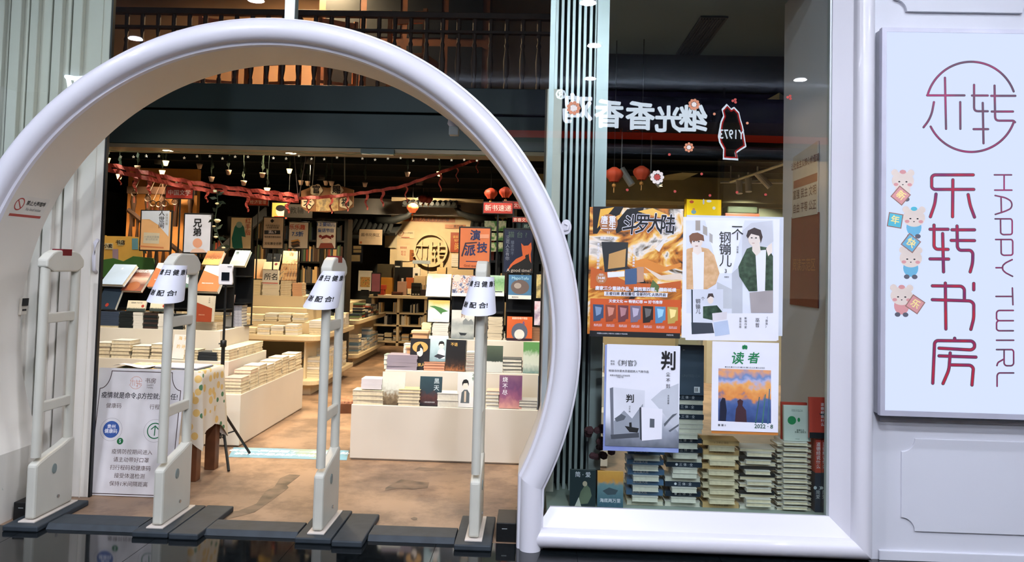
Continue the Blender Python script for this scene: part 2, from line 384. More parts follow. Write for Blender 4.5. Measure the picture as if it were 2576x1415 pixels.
# aluminium profiles right of the arch and round the far edge of the bay
for x0, x1 in ((.055, .085),):
    MB().box((x0, .05, .2), (x1, .10, MALL_Z)).obj('mullion', ALU, win)
# wall right of the window with panels
wf = struct(MB().box((1.915, -.012, 0), (4.5, .12, MALL_Z)).obj('wall_front', WALLW))
MB().box((1.918, -.022, 0), (1.946, .0, MALL_Z)).obj('batten', WALLW, wf, bevel=.004)
MB().box((1.98, -.03, .0), (4.5, -.005, .055)).obj('baseboard_right', WALLW, wf, bevel=.004)
MB().box((1.985, -.018, .775), (4.5, -.005, .80)).obj('ledge_strip', WALLW, wf, bevel=.003)
def notched(x0, z0, x1, z1, r):
    p = []
    for cx, cz, a0, a1 in ((x0, z0, 90, 0), (x1, z0, 180, 90), (x1, z1, 270, 180), (x0, z1, 360, 270)):
        for i in range(9):
            a = math.radians(a0+(a1-a0)*i/8); p.append((cx+r*math.cos(a), cz+r*math.sin(a)))
    return p
a, c = at(2268, 1103, -.02), at(2300, 1338, -.02)
MB().prism(notched(a.x, c.z, a.x+.86, a.z, .075), -.022, -.01).obj('raised_panel', WALLW, wf, bevel=.003)
a = at(2248, 30, -.02)
MB().prism(notched(a.x, a.z, a.x+.80, a.z+.9, .07), -.034, -.01).obj('raised_panel', WALLW, wf, bevel=.003)
# strip over the left glass, outside the picture
struct(MB().box((-9, .0, 0), (-4.2, .2, MALL_Z)).obj('wall_front_left', WALLW))
struct(MB().box((4.5, -.01, 0), (9, .2, MALL_Z)).obj('wall_front_right', WALLW))
# ================================================================== FACADE THINGS
def card_px(name, label, cat, x0, y0, x1, y1, Y, m, t=.002, group=None, tilt=0.0):
    """flat sheet standing at depth Y, given by its corners in the photograph; returns object and px->local map"""
    a, b = at(x0, y0, Y), at(x1, y1, Y); W, H = b.x-a.x, a.z-b.z
    o = MB().box((0, 0, 0), (W, H, t)).obj(name, m)
    o.location = (a.x, Y, b.z); o.rotation_euler = (PI/2, tilt, 0); tag(o, label, cat, group)
    def L(px, py):
        p = at(px, py, Y); return (p.x-a.x, p.z-b.z)
    return o, L, W, H
def shapes(o, L, z, lst, ox=0, oy=0, s=1.0):
    """list of (material, [crop points]) -> printed polygons"""
    for i, (m, pts) in enumerate(lst):
        poly(o, [L(ox+x/s, oy+y/s) for x, y in pts], m, z+.00012*(i+1))
def ctext(o, L, body, px, py, hpx, m, z, sx=1, bold=0, **k):
    x, y = L(px, py); h = abs(L(px, py-hpx)[1]-y)
    return text(o, body, h*1.05, (x, y, z), m, sx=sx, bold=bold, **k)

# ---- light box sign
lb = thing('light_box_sign', 'tall glowing light box with red bookshop lettering on white wall', 'sign', (0, 0, 0))
X0, X1, Z0, Z1, YF = at(2219, 500, -.111).x, 2.93, .828, 3.02, -.105
MB().box((X0, YF+.004, Z0), (X1, -.012, Z1)).obj('case', WALLW, lb)
fr = MB()
for a, b in (((X0-.004, YF-.006, Z0-.004), (X0+.022, YF+.03, Z1+.004)), ((X1-.028, YF-.006, Z0-.004), (X1+.004, YF+.03, Z1+.004)),
             ((X0+.022, YF-.006, Z0-.004), (X1-.028, YF+.03, Z0+.026)), ((X0+.022, YF-.006, Z1-.02), (X1-.028, YF+.03, Z1+.004))): fr.box(a, b)
fr.obj('front_frame', mat('silver_frame', (190, 190, 204), .4, .2), lb)
dm = emat('lit_diffuser', (214, 226, 255), 1.05)
MB().box((X0+.022, YF-.002, Z0+.026), (X1-.028, YF+.003, Z1-.02)).obj('lit_panel', dm, lb)
ink = mat('red_vinyl', (186, 36, 58), .5, c2=(120, 40, 96), scale=9)
ink2 = mat('violet_vinyl', (104, 66, 88), .5, c2=(170, 40, 100), scale=7)
edge = mat('grey_vinyl_edge', (84, 92, 98), .5)
def strokes(lst, wpx, ox, oy, s, m, name):
    for nm, mm, k, dz in ((name+'_edge', edge, 1.0, .0), (name, m, .62, .0006)):
        mb = MB()
        for n_, pts in enumerate(lst):
            q = []
            for x, y in pts:
                p = at(ox+x/s, oy+y/s, YF-.003); q.append((p.x, p.z))
            ribbon(mb, fillet(q, .022), wpx/s/440*k, n_*.00006)
        for i, v in enumerate(mb.v): mb.v[i] = (v[0], YF-.0035-dz-v[2], v[1])
        mb.obj(nm, mm, lb)
def cir(cx, cy, r, a0, a1): return [(cx+r*math.cos(math.radians(a)), cy-r*math.sin(math.radians(a))) for a in [a0+(a1-a0)*i/40 for i in range(41)]]
logo = [cir(690, 680, 287, 164, 20)+[], [(410, 607), (647, 607)], [(523, 495), (530, 820)], [(453, 650), (440, 720), (418, 770), (387, 810)], [(620, 650), (621, 820)],
        [(695, 608), (795, 608)], [(708, 540), (708, 708), (795, 708)], [(763, 655), (768, 912)], [(705, 822), (797, 822)],
        [(817, 610), (970, 610)], [(838, 545), (842, 768), (958, 768), (968, 778)], [(820, 710), (955, 710)], cir(690, 680, 287, 206, 341)]
strokes(logo, 15, 2170, 0, 2.527, ink2, 'logo')
chars = [[(615, 45), (397, 45), (384, 56), (384, 115), (397, 126), (618, 126)], [(502, 73), (500, 278)], [(408, 152), (402, 205), (377, 278)], [(587, 155), (598, 215), (622, 280)],
         [(375, 348), (475, 348)], [(397, 325), (397, 445), (410, 459), (475, 460)], [(445, 372), (450, 585)], [(375, 513), (478, 514)], [(497, 351), (622, 351)], [(493, 410), (622, 411)],
         [(525, 330), (527, 450), (540, 465), (600, 465), (613, 480), (612, 535), (598, 585)],
         [(388, 663), (550, 665), (566, 680), (566, 740)], [(460, 648), (463, 903)], [(388, 740), (600, 747), (618, 762), (618, 845), (602, 905)], [(618, 650), (618, 685)],
         [(512, 955), (512, 968)], [(390, 1205), (400, 980), (412, 968), (608, 970), (623, 985), (622, 1008), (605, 1020), (425, 1010)], [(425, 1053), (630, 1060)],
         [(487, 1037), (480, 1130), (447, 1207)], [(490, 1103), (600, 1105), (616, 1120), (608, 1215)]]
for a_, b_ in ((0, 4), (4, 11), (11, 15), (15, 20)): strokes(chars[a_:b_], 19, 2170, 420, 2.212, ink, 'character')
lat = [[(733, 45), (828, 45)], [(735, 130), (830, 130)], [(787, 45), (787, 130)], [(737, 160), (795, 172), (825, 190), (832, 212), (825, 232), (795, 247), (738, 265)], [(770, 168), (772, 255)],
       [(737, 290), (826, 290), (832, 300), (832, 370), (825, 377), (780, 378), (768, 370), (767, 292)], [(740, 405), (829, 405), (835, 415), (835, 485), (828, 492), (783, 493), (771, 485), (770, 407)],
       [(832, 517), (795, 535), (780, 550), (778, 562), (780, 575), (795, 590), (834, 610)], [(742, 562), (778, 562)], [(742, 722), (835, 722)], [(833, 675), (836, 768)],
       [(838, 800), (755, 800), (745, 810), (745, 848), (755, 857), (838, 857)], [(755, 857), (745, 866), (745, 905), (755, 913), (838, 913)], [(745, 966), (840, 966)],
       [(745, 1018), (833, 1018), (840, 1028), (840, 1098), (830, 1108), (797, 1108), (787, 1098), (787, 1020)], [(787, 1070), (752, 1090), (747, 1107)], [(840, 1148), (757, 1148), (748, 1160), (748, 1222)]]
for a_, b_ in ((0, 3), (3, 5), (5, 6), (6, 7), (7, 9), (9, 11), (11, 13), (13, 14), (14, 16), (16, 17)): strokes(lat[a_:b_], 9, 2170, 420, 2.212, ink2, 'latin_letter')
# four small festive stickers on the light box: square charm card held by a round-headed little tiger
FUR, BLUE, PINK = cmat((224, 208, 196)), cmat((108, 176, 206)), cmat((214, 150, 150))
def sticker(px, py, card_px_, chr_, cm, body, label):
    p = at(px, py, YF-.004); t = thing('charm_sticker', label, 'sticker', (p.x, YF-.0045, p.z), (PI/2, 0, 0))
    k = .0025
    poly(t, disc(0, -.055, .042, 20, .05), body, k*.1, 'body')
    for s in (-1, 1):
        poly(t, disc(s*.045, .045, .02, 16), FUR, k*.15, 'ear'); poly(t, disc(s*.022, -.105, .016, 14, .013), cmat((92, 92, 104)), k*.12, 'foot')
    poly(t, disc(0, 0, .062, 28, .052), FUR, k*.25, 'head')
    poly(t, disc(0, .05, .018, 16, .012), cm, k*.3, 'cap')
    for s in (-1, 1):
        poly(t, disc(s*.02, -.006, .006, 12, .004), INK, k*.35, 'eye'); poly(t, disc(s*.038, -.022, .013, 14, .009), PINK, k*.33, 'cheek')
    poly(t, [(-.006, -.02), (.006, -.02), (0, -.027)], INK, k*.35, 'nose')
    dx, dy, rr = card_px_
    c = poly(t, disc(dx, dy, .058, 4, a0=rr), cmat((150, 110, 100)), k*.4, 'charm_card'); poly(c, disc(dx, dy, .050, 4, a0=rr), cm, k*.42, 'card_face')
    text(c, chr_, .05, (dx, dy, k*.5), cmat((246, 226, 150)), rot=(0, 0, rr-PI/4), bold=.03)
sticker(2271, 455, (-.012, -.085, .1), '新', PINK, FUR, 'smiling tiger sticker holding a pink diamond card, topmost of four')
sticker(2299, 548, (-.105, -.018, PI/4-.15), '年', cmat((86, 186, 206)), BLUE, 'tiger sticker with a teal square card beside its head')
sticker(2291, 650, (.0, .085, .15), '快', BLUE, BLUE, 'tiger sticker in blue jacket under a blue diamond card')
sticker(2268, 745, (.075, -.045, .2), '乐', PINK, PINK, 'winking tiger sticker with tilted pink card, lowest of four')

# ---- downlights of the mall
dl = MB().lathe([(.001, .0), (.075, .0), (.078, -.004), (.095, -.006), (.10, .012)], 28).mesh('lamp', [mat('downlight_trim', (220, 220, 226), .4)], True)
de = MB().add([(x, y, -.001) for x, y in disc(0, 0, .074, 28)], [tuple(range(28))]).mesh('diffuser', emat('downlight_led', (235, 240, 255), 26))
WHERE = ['at far left of corridor', 'in the middle of corridor nearer this shop', 'in the middle of corridor nearer the opposite sign', 'at right above the opposite shop', 'left of the gate above corridor', 'right of the gate above corridor',
         'close in front of the gate', 'close in front of the light box', 'close in front of the left glass', 'at far right of corridor']
for (x, y), wh in zip(DOWN, WHERE):
    t = thing('downlight', 'round white ceiling downlight '+wh, 'downlight', (x, y, MALL_Z-.012), group='downlights of the mall corridor')
    link(dl, 'trim_ring', t); link(de, 'diffuser', t, (0, 0, -.007))

# ---- opposite shop sign, seen mirrored in the glass
def opp(px, py, Yv=7.2): p = at(px, py, Yv); return Vector((p.x, -Yv, p.z))
fas = thing('opposite_fascia', 'dark curved fascia of the shop opposite with red light strip', 'fascia')
rows = [[], [], [], []]
for i in range(25):
    x = -6+14*i/24; y = -7.3-.012*(x-1.2)**2
    for r, (dy, z) in zip(rows, ((-.5, 4.38), (0, 4.34), (0, 3.66), (-.5, 3.6))): r.append((x, y+dy, z))
MB().sheet(rows).obj('fascia_panel', mat('navy_fascia', (44, 38, 58), .35, var=.05), fas, smooth=True)
MB().tube([(x, -7.34-.012*(x-1.2)**2, 3.66) for x in [-6+14*i/24 for i in range(25)]], .06, 8).obj('red_light_strip', emat('red_led', (220, 50, 30), 1.6), fas)
MB().tube([(x, -7.5-.012*(x-1.2)**2, 3.46) for x in [-6+14*i/24 for i in range(25)]], .1, 8).obj('grey_cove', mat('grey_cove_paint', (120, 130, 140), .6), fas)
sg = thing('opposite_sign', 'glowing white lettering of the shop opposite, mirrored in the window', 'sign')
LED = emat('white_sign_led', (226, 240, 255), 17)
for ch, px, py, h in (('继', 1745, 303, 74), ('光', 1683, 303, 70), ('香', 1612, 295, 76), ('香', 1533, 290, 76), ('鸡', 1452, 277, 80), ('®', 1411, 237, 34)):
    p = opp(px, py); s = h/1980*11.8
    o = text(sg, ch, s, (p.x, p.y, p.z), LED, rot=(PI/2, 0, PI), bold=.038, name='channel_letter')
    o2 = text(sg, ch, s, (p.x, p.y-.05, p.z), mat('letter_return', (90, 96, 110), .4), rot=(PI/2, 0, PI), bold=.03, name='letter_back')
ol = [(1545, 845), (1512, 880), (1525, 930), (1503, 980), (1490, 1050), (1481, 1100), (1492, 1150), (1524, 1205), (1522, 1280), (1630, 1286), (1618, 1232), (1660, 1202), (1697, 1180), (1690, 1140), (1680, 1080), (1670, 1020), (1652, 960), (1640, 905), (1605, 868), (1580, 882)]
for nm, m, wd, dy, k in (('logo_outline', LED, .03, 0, 1.0), ('logo_outline_red', emat('red_outline_led', (255, 60, 60), 5), .022, .01, .9)):
    mb = MB(); q = []
    for x, y in ol:
        p = opp(1350+(1590+(x-1590)*k)/3.216, (1075+(y-1075)*(.94 if k < 1 else 1))/3.216); q.append((p.x, p.z))
    ribbon(mb, q, wd, closed=True)
    for i, v in enumerate(mb.v): mb.v[i] = (v[0], -7.2+dy, v[1])
    mb.obj(nm, m, sg)
q = [opp(1350+x/3.216, y/3.216) for x, y in ol]
MB().add([(p.x, -7.23, p.z) for p in q], [tuple(range(len(q)))]).obj('logo_back', INK, sg)
p = opp(1350+1582/3.216, 1088/3.216)
text(sg, 'Y1973', .2, (p.x, p.y+.02, p.z), LED, rot=(PI/2, 0, PI), bold=.015, name='channel_letter', sx=.72)
p = opp(1575, 335)
text(sg, 'Chicken', .16, (p.x, p.y, p.z-.0), emat('dim_red_led', (190, 50, 36), 1.6), rot=(PI/2, 0, PI), name='channel_letter', shear=.3)
MB().tube([opp(1350+1518/3.216, 1290/3.216)+Vector((0, -.05, 0)), opp(1818, 520)+Vector((0, -.05, 0))], .03, 6).obj('support_post', INK, sg)
MB().tube([opp(1826, 250)+Vector((0, -.05, 0)), opp(1826, 250)+Vector((0, -.05, .5))], .02, 6).obj('support_post', INK, sg)

ms = thing('opposite_mark', 'white glowing sign stroke mirrored in glass left of the arch', 'sign')
for pts, wd in (([(590, 575), (700, 590), (815, 590)], 44), ([(665, 635), (700, 605), (770, 615), (780, 660), (700, 690)], 34), ([(570, 672), (640, 690), (720, 688)], 40), ([(588, 690), (605, 790)], 44), ([(650, 720), (760, 740)], 26)):
    mb = MB(); q = []
    for x, y in pts: p = opp(x/3.537, y/3.537); q.append((p.x, p.z))
    ribbon(mb, q, wd/3.537/1980*11.8)
    for i, v in enumerate(mb.v): mb.v[i] = (v[0], -7.2, v[1])
    mb.obj('stroke', LED, ms)
# ---- small stickers on the window glass
def blossom(px, py, r, n, m, mc, label):
    p = at(px, py, .026); t = thing('blossom_sticker', label, 'sticker', (p.x, .026, p.z), (PI/2, 0, 0))
    for i in range(n):
        a = 2*PI*i/n; poly(t, disc(r*.72*math.cos(a), r*.72*math.sin(a), r*.27, 14), m, .0004, 'petal')
    poly(t, disc(0, 0, r*.42, 16), mc, .0006, 'centre')
OR, CRM, RD = cmat((206, 130, 92)), cmat((226, 214, 204)), cmat((176, 58, 48))
blossom(1443, 272, .042, 9, OR, CRM, 'large orange blossom sticker on the glass over mirrored lettering')
blossom(1746, 263, .035, 9, OR, CRM, 'orange and cream blossom sticker below the dark ceiling vent')
blossom(1733, 371, .030, 8, OR, CRM, 'orange blossom sticker low beside the rooster logo reflection')
blossom(1653, 446, .042, 9, CRM, RD, 'white-petalled blossom sticker beside the red lanterns')
for px, py, lab in ((1985, 245, 'tiny red berry sticker on glass by the white bay wall'), (1847, 254, 'tiny pink berry sticker above the rooster logo reflection')):
    p = at(px, py, .026); t = thing('berry_sticker', lab, 'sticker', (p.x, .026, p.z), (PI/2, 0, 0))
    for dx, dy in ((-.008, 0), (.006, .008), (.008, -.008)): poly(t, disc(dx, dy, .008, 12), RD, .0004, 'berry')
DOTS = [(1578, 478, 'left of the white-petalled blossom'), (1698, 482, 'above the swirling poster'), (1765, 438, 'under the pale beam'), (1786, 492, 'above the yellow box sign'), (1854, 484, 'below the track lamps'), (1926, 490, 'near the white bay wall'), (1684, 389, 'below the mirrored lettering'), (1797, 287, 'right of the upper blossom'), (1880, 310, 'right of the rooster logo reflection')]
for px, py, wh in DOTS:
    p = at(px, py, .026); tag(link(MB().prism(disc(0, 0, .008, 12), 0, .0005, 'z').mesh('dot', RD if py > 380 else OR), 'dot_sticker', None, (p.x, .026, p.z), (PI/2, 0, 0)), 'tiny round sticker dot on window glass '+wh, 'sticker', 'dots on the window glass')

# ---- posters on the window
PY_ = .024
sw = cover('fantasy_swirl', [(20, 22, 22), (26, 26, 24), (196, 116, 36), (236, 186, 90), (236, 226, 214), (70, 62, 40), (200, 120, 44)], 'noise', 4.2, .4, .2, dist=1.5)
o, L, W_, H_ = card_px('fantasy_poster', 'black and orange fantasy novel poster taped to the window', 'poster', 1484, 521, 1714, 847, PY_, sw)
W1, K1, O1 = PAPER, INK, cmat((206, 92, 44), .4)
shapes(o, L, .002, [(K1, [(80, 75), (370, 75), (330, 150), (200, 210), (120, 330), (80, 330)]), (K1, [(400, 100), (560, 80), (520, 200), (300, 330), (280, 240)]),
    (cmat((236, 180, 70)), [(150, 100), (280, 80), (180, 200), (120, 280)]), (cmat((238, 232, 226)), [(900, 300), (780, 360), (700, 500), (660, 470), (740, 380), (890, 280)]),
    (cmat((240, 190, 90)), [(500, 120), (640, 90), (800, 160), (880, 200), (760, 190), (600, 150)]), (cmat((222, 140, 60)), [(420, 600), (560, 560), (760, 640), (905, 600), (905, 640), (720, 690), (560, 700)]),
    (cmat((230, 210, 190)), [(560, 640), (720, 720), (905, 700), (905, 760), (700, 760)]), (cmat((196, 96, 40)), [(60, 640), (220, 690), (420, 790), (700, 800), (905, 770), (903, 850), (55, 840)]),
    (cmat((92, 112, 64)), [(640, 760), (700, 820), (690, 880), (610, 850)]),
    (O1, [(56, 935), (906, 950), (898, 1262), (50, 1236)]), (K1, [(50, 1236), (898, 1262), (894, 1312), (48, 1290)]),
    (cmat((40, 44, 46)), [(160, 405), (410, 410), (400, 660), (190, 690)]), (cmat((196, 150, 90)), [(230, 520), (390, 470), (380, 640), (220, 660)]), (W1, [(215, 690), (375, 680), (375, 730), (218, 740)]),
    (cmat((70, 96, 130)), [(380, 665), (490, 650), (490, 800), (380, 806)]), (cmat((196, 150, 120)), [(492, 640), (556, 640), (556, 780), (492, 786)]),
    (W1, [(185, 870), (780, 885), (775, 925), (185, 910)]), (cmat((190, 130, 84)), disc(158, 748, 50, 20)), (cmat((166, 108, 66)), disc(226, 232, 86, 24))], 1470, 500, 3.723)
for i, c in enumerate(((58, 80, 110), (140, 70, 50), (110, 60, 64), (120, 110, 130), (40, 36, 34), (90, 140, 180), (190, 160, 80))):
    x = 80+116*i; shapes(o, L, .0045, [(cmat(c), [(x, 990+4*i), (x+100, 994+4*i), (x+98, 1140+4*i), (x+4, 1150+4*i)]), (cmat(tuple(min(255, v+70) for v in c)), [(x+20, 1010+4*i), (x+84, 1020+4*i), (x+70, 1080+4*i), (x+30, 1100+4*i)]), (O1, disc(x+90, 1140+4*i, 20, 12))], 1470, 500, 3.723)
def T1(b, x, y, h, m, z=.0046, **k): return ctext(o, L, b, 1470+x/3.723, 500+y/3.723, h/3.723, m, z, **k)
for i, ch in enumerate('斗罗大陆'):
    T1(ch, 420+118*i, 250+(8, 0, -5, 5)[i], 185, W1, .0046, bold=.06, shear=.1, sx=.74); T1(ch, 420+118*i, 250+(8, 0, -5, 5)[i], 185, K1, .0056, bold=.024, shear=.1, sx=.74)
T1('重', 262, 200, 66, W1, bold=.03); T1('生', 262, 262, 66, W1, bold=.03); T1('唐', 188, 200, 66, W1, bold=.03); T1('三', 188, 262, 66, W1, bold=.03); T1('11', 224, 320, 30, W1, bold=.03)
T1('唐家三少 著', 226, 372, 28, W1, bold=.03)
T1('唐家三少重磅作品、接档第四部、精彩延续', 480, 850, 38, W1, bold=.04); T1('王者归来 勇担重任 全新时代 火热开启', 480, 898, 32, K1, bold=.03)
T1('天使文化 ∞ 畅销幻想 ∞ 好书推荐', 480, 968, 32, W1, bold=.03); T1('34.80', 158, 745, 30, W1, bold=.03); T1('现价', 158, 716, 20, W1); T1('元/册', 158, 774, 18, W1)
vtext(o, '男主人公重磅归来', .017, (*L(1470+130/3.723, 500+540/3.723), .0046), W1, bold=.03); vtext(o, '再战天下重燃烽火', .014, (*L(1470+462/3.723, 500+540/3.723), .0046), W1, bold=.03); vtext(o, '第五部', .012, (*L(1470+852/3.723, 500+190/3.723), .0046), W1, bold=.02)
for i in range(7): T1('重生唐三系列\n畅销作品推荐', 126+117*i, 1186+4*i, 12, W1)
T1('中国致公出版社 天使文化 全国各大书店有售', 260, 1266, 14, W1); T1('天使文化', 800, 1280, 16, W1)
o, L, W_, H_ = card_px('backing_sheet', 'plain pale sheet taped behind the two-boys comic poster', 'sheet', 1727, 541, 1968, 846, PY_+.003, cmat((206, 212, 222)), .001)
o, L, W_, H_ = card_px('comic_poster', 'white watercolour poster of two young men on the window', 'poster', 1719, 546, 1958, 857, PY_, PAPER)
SK, LG = cmat((238, 224, 212)), cmat((206, 208, 216)); J1, J2, HB = cover('tan_wash', [(206, 160, 112), (226, 188, 146)], 'noise', 30), cover('green_wash', [(28, 52, 40), (66, 92, 72)], 'noise', 40), cmat((128, 88, 66))
shapes(o, L, .002, [(cmat((222, 226, 236)), [(950, 205), (1770, 205), (1770, 1075), (955, 1075)]), (cmat((238, 240, 246)), [(1130, 205), (1500, 205), (1380, 700), (1260, 700)]),
    (cmat((170, 160, 150)), [(1040, 205), (1085, 205), (1085, 300), (1040, 300)]), (cmat((176, 168, 160)), [(1110, 250), (1150, 270), (1150, 350), (1110, 330)]), (cmat((176, 172, 170)), [(1170, 320), (1200, 340), (1200, 420), (1170, 400)]),
    (LG, [(1480, 300), (1560, 230), (1760, 205), (1770, 400), (1470, 640)]), (cmat((190, 194, 202)), [(1380, 700), (1480, 610), (1480, 1075), (1380, 1075)]), (cmat((196, 200, 206)), [(1240, 780), (1380, 850), (1380, 1030), (1240, 1030)]),
    (J1, [(965, 470), (1060, 450), (1160, 470), (1215, 530), (1265, 700), (1230, 800), (1150, 850), (955, 850), (955, 480)]), (PAPER, [(1010, 500), (1120, 500), (1115, 860), (1020, 860)]),
    (SK, [(1020, 430), (1090, 430), (1100, 500), (1060, 530), (1015, 500)]), (SK, disc(1050, 400, 58, 24, 68)), (HB, [(985, 400), (980, 350), (1010, 325), (1060, 318), (1115, 345), (1122, 400), (1090, 390), (1050, 400), (1010, 395), (1000, 430)]),
    (J2, [(1520, 470), (1600, 440), (1720, 460), (1765, 540), (1765, 860), (1540, 870), (1450, 730), (1440, 640)]), (PAPER, [(1600, 490), (1700, 480), (1690, 870), (1620, 880)]), (cmat((168, 160, 160)), [(1545, 880), (1765, 860), (1765, 1070), (1560, 1070)]),
    (SK, [(1570, 420), (1640, 420), (1650, 500), (1610, 540), (1570, 490)]), (SK, disc(1590, 375, 58, 24, 72)), (cmat((70, 58, 56)), [(1515, 350), (1530, 300), (1590, 272), (1650, 295), (1668, 360), (1650, 420), (1635, 350), (1560, 330), (1530, 375)]),
    (SK, [(1700, 470), (1720, 440), (1755, 415), (1760, 500), (1720, 540)]),
    (PAPER, [(940, 1075), (1790, 1075), (1800, 1335), (945, 1325)]), (cmat((60, 66, 76)), [(1000, 1160), (1195, 1160), (1215, 1260), (1005, 1272)]), (cmat((216, 220, 230)), [(1000, 850), (1298, 850), (1298, 1070), (1195, 1165), (1000, 1160)]), (cmat((44, 58, 66)), [(1000, 850), (1014, 855), (1016, 1262), (1004, 1270)]),
    (J2, [(1110, 1010), (1240, 1000), (1290, 1060), (1200, 1140), (1110, 1120)]), (SK, disc(1180, 950, 28, 18, 36)), (cmat((70, 58, 56)), [(1145, 940), (1160, 890), (1200, 888), (1215, 930), (1180, 915)]),
    (cmat((222, 216, 220)), [(1195, 1075), (1335, 1060), (1330, 1130), (1200, 1150)]), (cmat((186, 200, 224)), [(1205, 1160), (1340, 1140), (1360, 1270), (1222, 1290)])], 1470, 500, 3.723)
def T2(b, x, y, h, m=INK, z=.0066, **k): return ctext(o, L, b, 1470+x/3.723, 500+y/3.723, h/3.723, m, z, **k)
for ch, x, y, h in (('一', 1428, 272, 100), ('个', 1432, 345, 110), ('钢', 1316, 372, 112), ('镚', 1316, 480, 112), ('儿', 1320, 590, 116), ('3', 1322, 680, 50), ('钢', 1062, 965, 46), ('镚', 1062, 1015, 46), ('儿', 1064, 1060, 46), ('个', 1108, 940, 36)): T2(ch, x, y, h)
for x, y in ((1024, 402), (1070, 402), (1565, 368), (1605, 368)): poly(o, [L(1470+a/3.723, 500+b/3.723) for a, b in disc(x, y, 9, 10, 5)], INK, .0067, 'eye')
for x, y in ((1050, 444), (1580, 418)): poly(o, [L(1470+a/3.723, 500+b/3.723) for a, b in rect(x-12, y-2, x+12, y+2)], cmat((176, 110, 100)), .0067, 'mouth')
vtext(o, '巫哲著', .013, (*L(1470+1432/3.723, 500+480/3.723), .0066), INK); vtext(o, '巫哲', .026, (*L(1470+1618/3.723, 500+1165/3.723), .0066), INK); vtext(o, '《嚣张》', .015, (*L(1470+1704/3.723, 500+1160/3.723), .0066), INK)
vtext(o, '新锐作家', .015, (*L(1470+1508/3.723, 500+1165/3.723), .0066), INK); vtext(o, '温情出版', .014, (*L(1470+1458/3.723, 500+1165/3.723), .0066), INK); T2('典藏版', 1330, 735, 14)
o, L, W_, H_ = card_px('under_poster', 'blue-edged sheet peeking out under the ink-wash poster', 'poster', 1522, 868, 1707, 1140, PY_+.0025, cover('blue_sheet', [(120, 130, 190), (150, 170, 210)], 'noise', 5), .001)
inkm = cover('ink_wash', [(96, 102, 112), (150, 156, 168), (226, 228, 236), (232, 232, 240), (226, 228, 236)], 'grad', 5, .5, .1, axis=1, dist=.25, pos=[0, .16, .34, .6, 1])
o, L, W_, H_ = card_px('ink_poster', 'grey ink-wash novel poster with boat on the window', 'poster', 1527, 866, 1707, 1128, PY_, inkm)
G1, G2, G3 = cmat((90, 96, 104)), cmat((150, 156, 166)), cmat((196, 200, 208))
shapes(o, L, .002, [(G3, [(700, 460), (780, 390), (880, 350), (905, 340), (900, 700), (790, 560)]), (cmat((112, 116, 126)), [(395, 375), (420, 368), (425, 745), (405, 748)]), (cmat((222, 224, 232)), [(420, 368), (655, 392), (650, 730), (425, 745)]), (G2, [(425, 620), (500, 540), (560, 600), (640, 490), (650, 730), (425, 745)]),
    (G1, [(430, 600), (480, 565), (515, 585), (500, 610), (445, 625)]), (INK, [(505, 655), (610, 672), (600, 705), (540, 700)]), (INK, [(538, 630), (556, 628), (558, 668), (540, 668)]), (cmat((74, 78, 86)), [(400, 720), (610, 705), (612, 740), (405, 752)]),
    (cmat((60, 64, 70)), [(614, 520), (628, 514), (632, 765), (618, 752)]), (PAPER, [(628, 514), (785, 530), (780, 752), (632, 765)]), (G1, [(692, 600), (726, 603), (725, 668), (690, 666)]), (G1, [(795, 640), (860, 570), (895, 560), (890, 566), (850, 600), (800, 660)]), (G1, [(830, 690), (905, 640), (905, 655), (840, 700)])], 1400, 850, 2.948)
def T3(b, x, y, h, m=INK, z=.0044, **k): return ctext(o, L, b, 1400+x/2.948, 850+y/2.948, h/2.948, m, z, **k)
T3('判', 830, 180, 140, bold=.03, sx=.8); T3('·', 828, 220, 60, bold=.06); vtext(o, '尘不到', .026, (*L(1400+826/2.948, 850+318/2.948), .0044), INK, step=1.3); T3('《判官》', 524, 192, 46); T3('畅销书作家木苏里超高人气新作品', 535, 250, 19); T3('原名', 416, 176, 16); T3('签名', 416, 196, 16)
T3('故事从那座桥上开始起笔\n下笔千年', 470, 288, 13); T3('判', 545, 455, 62, bold=.02); vtext(o, '尘不到', .012, (*L(1400+542/2.948, 850+530/2.948), .0044), INK, step=1.2); vtext(o, '木苏里著', .012, (*L(1400+828/2.948, 850+460/2.948), .0044), INK, step=1.2)
o, L, W_, H_ = card_px('magazine_under_sheet', 'orange lower edge of a sheet behind the sunset magazine poster', 'poster', 1793, 866, 1957, 1096, PY_+.0025, cmat((196, 124, 56)), .001)
o, L, W_, H_ = card_px('magazine_poster', 'white monthly magazine poster with sunset lake painting on window', 'poster', 1792, 859, 1957, 1089, PY_, PAPER)
sun = cover('sunset_painting', [(40, 62, 110), (70, 96, 150), (96, 110, 150), (222, 140, 70), (236, 170, 96), (180, 180, 210), (110, 140, 190), (226, 160, 110)], 'grad', 5, .5, .1, axis=1, dist=.55, pos=[0, .3, .42, .5, .66, .76, .86, 1])
shapes(o, L, .002, [(sun, [(1200, 228), (1590, 243), (1590, 636), (1198, 618)]), (cmat((26, 30, 52)), [(1208, 618), (1212, 480), (1230, 445), (1250, 450), (1262, 540), (1255, 620)]), (cmat((66, 40, 48)), [(1322, 624), (1330, 530), (1345, 500), (1340, 470), (1360, 455), (1384, 470), (1378, 505), (1405, 540), (1410, 628)]),
    (cmat((70, 120, 110)), [(1520, 640), (1545, 420), (1552, 420), (1530, 640)]), (cmat((60, 100, 130)), [(1560, 640), (1575, 380), (1582, 380), (1572, 640)]), (cmat((60, 100, 100)), [(1470, 636), (1500, 440), (1506, 440), (1480, 636)])], 1400, 850, 2.948)
GR = cmat((30, 128, 76))
def T4(b, x, y, h, m=INK, z=.0036, **k): return ctext(o, L, b, 1400+x/2.948, 850+y/2.948, h/2.948, m, z, **k)
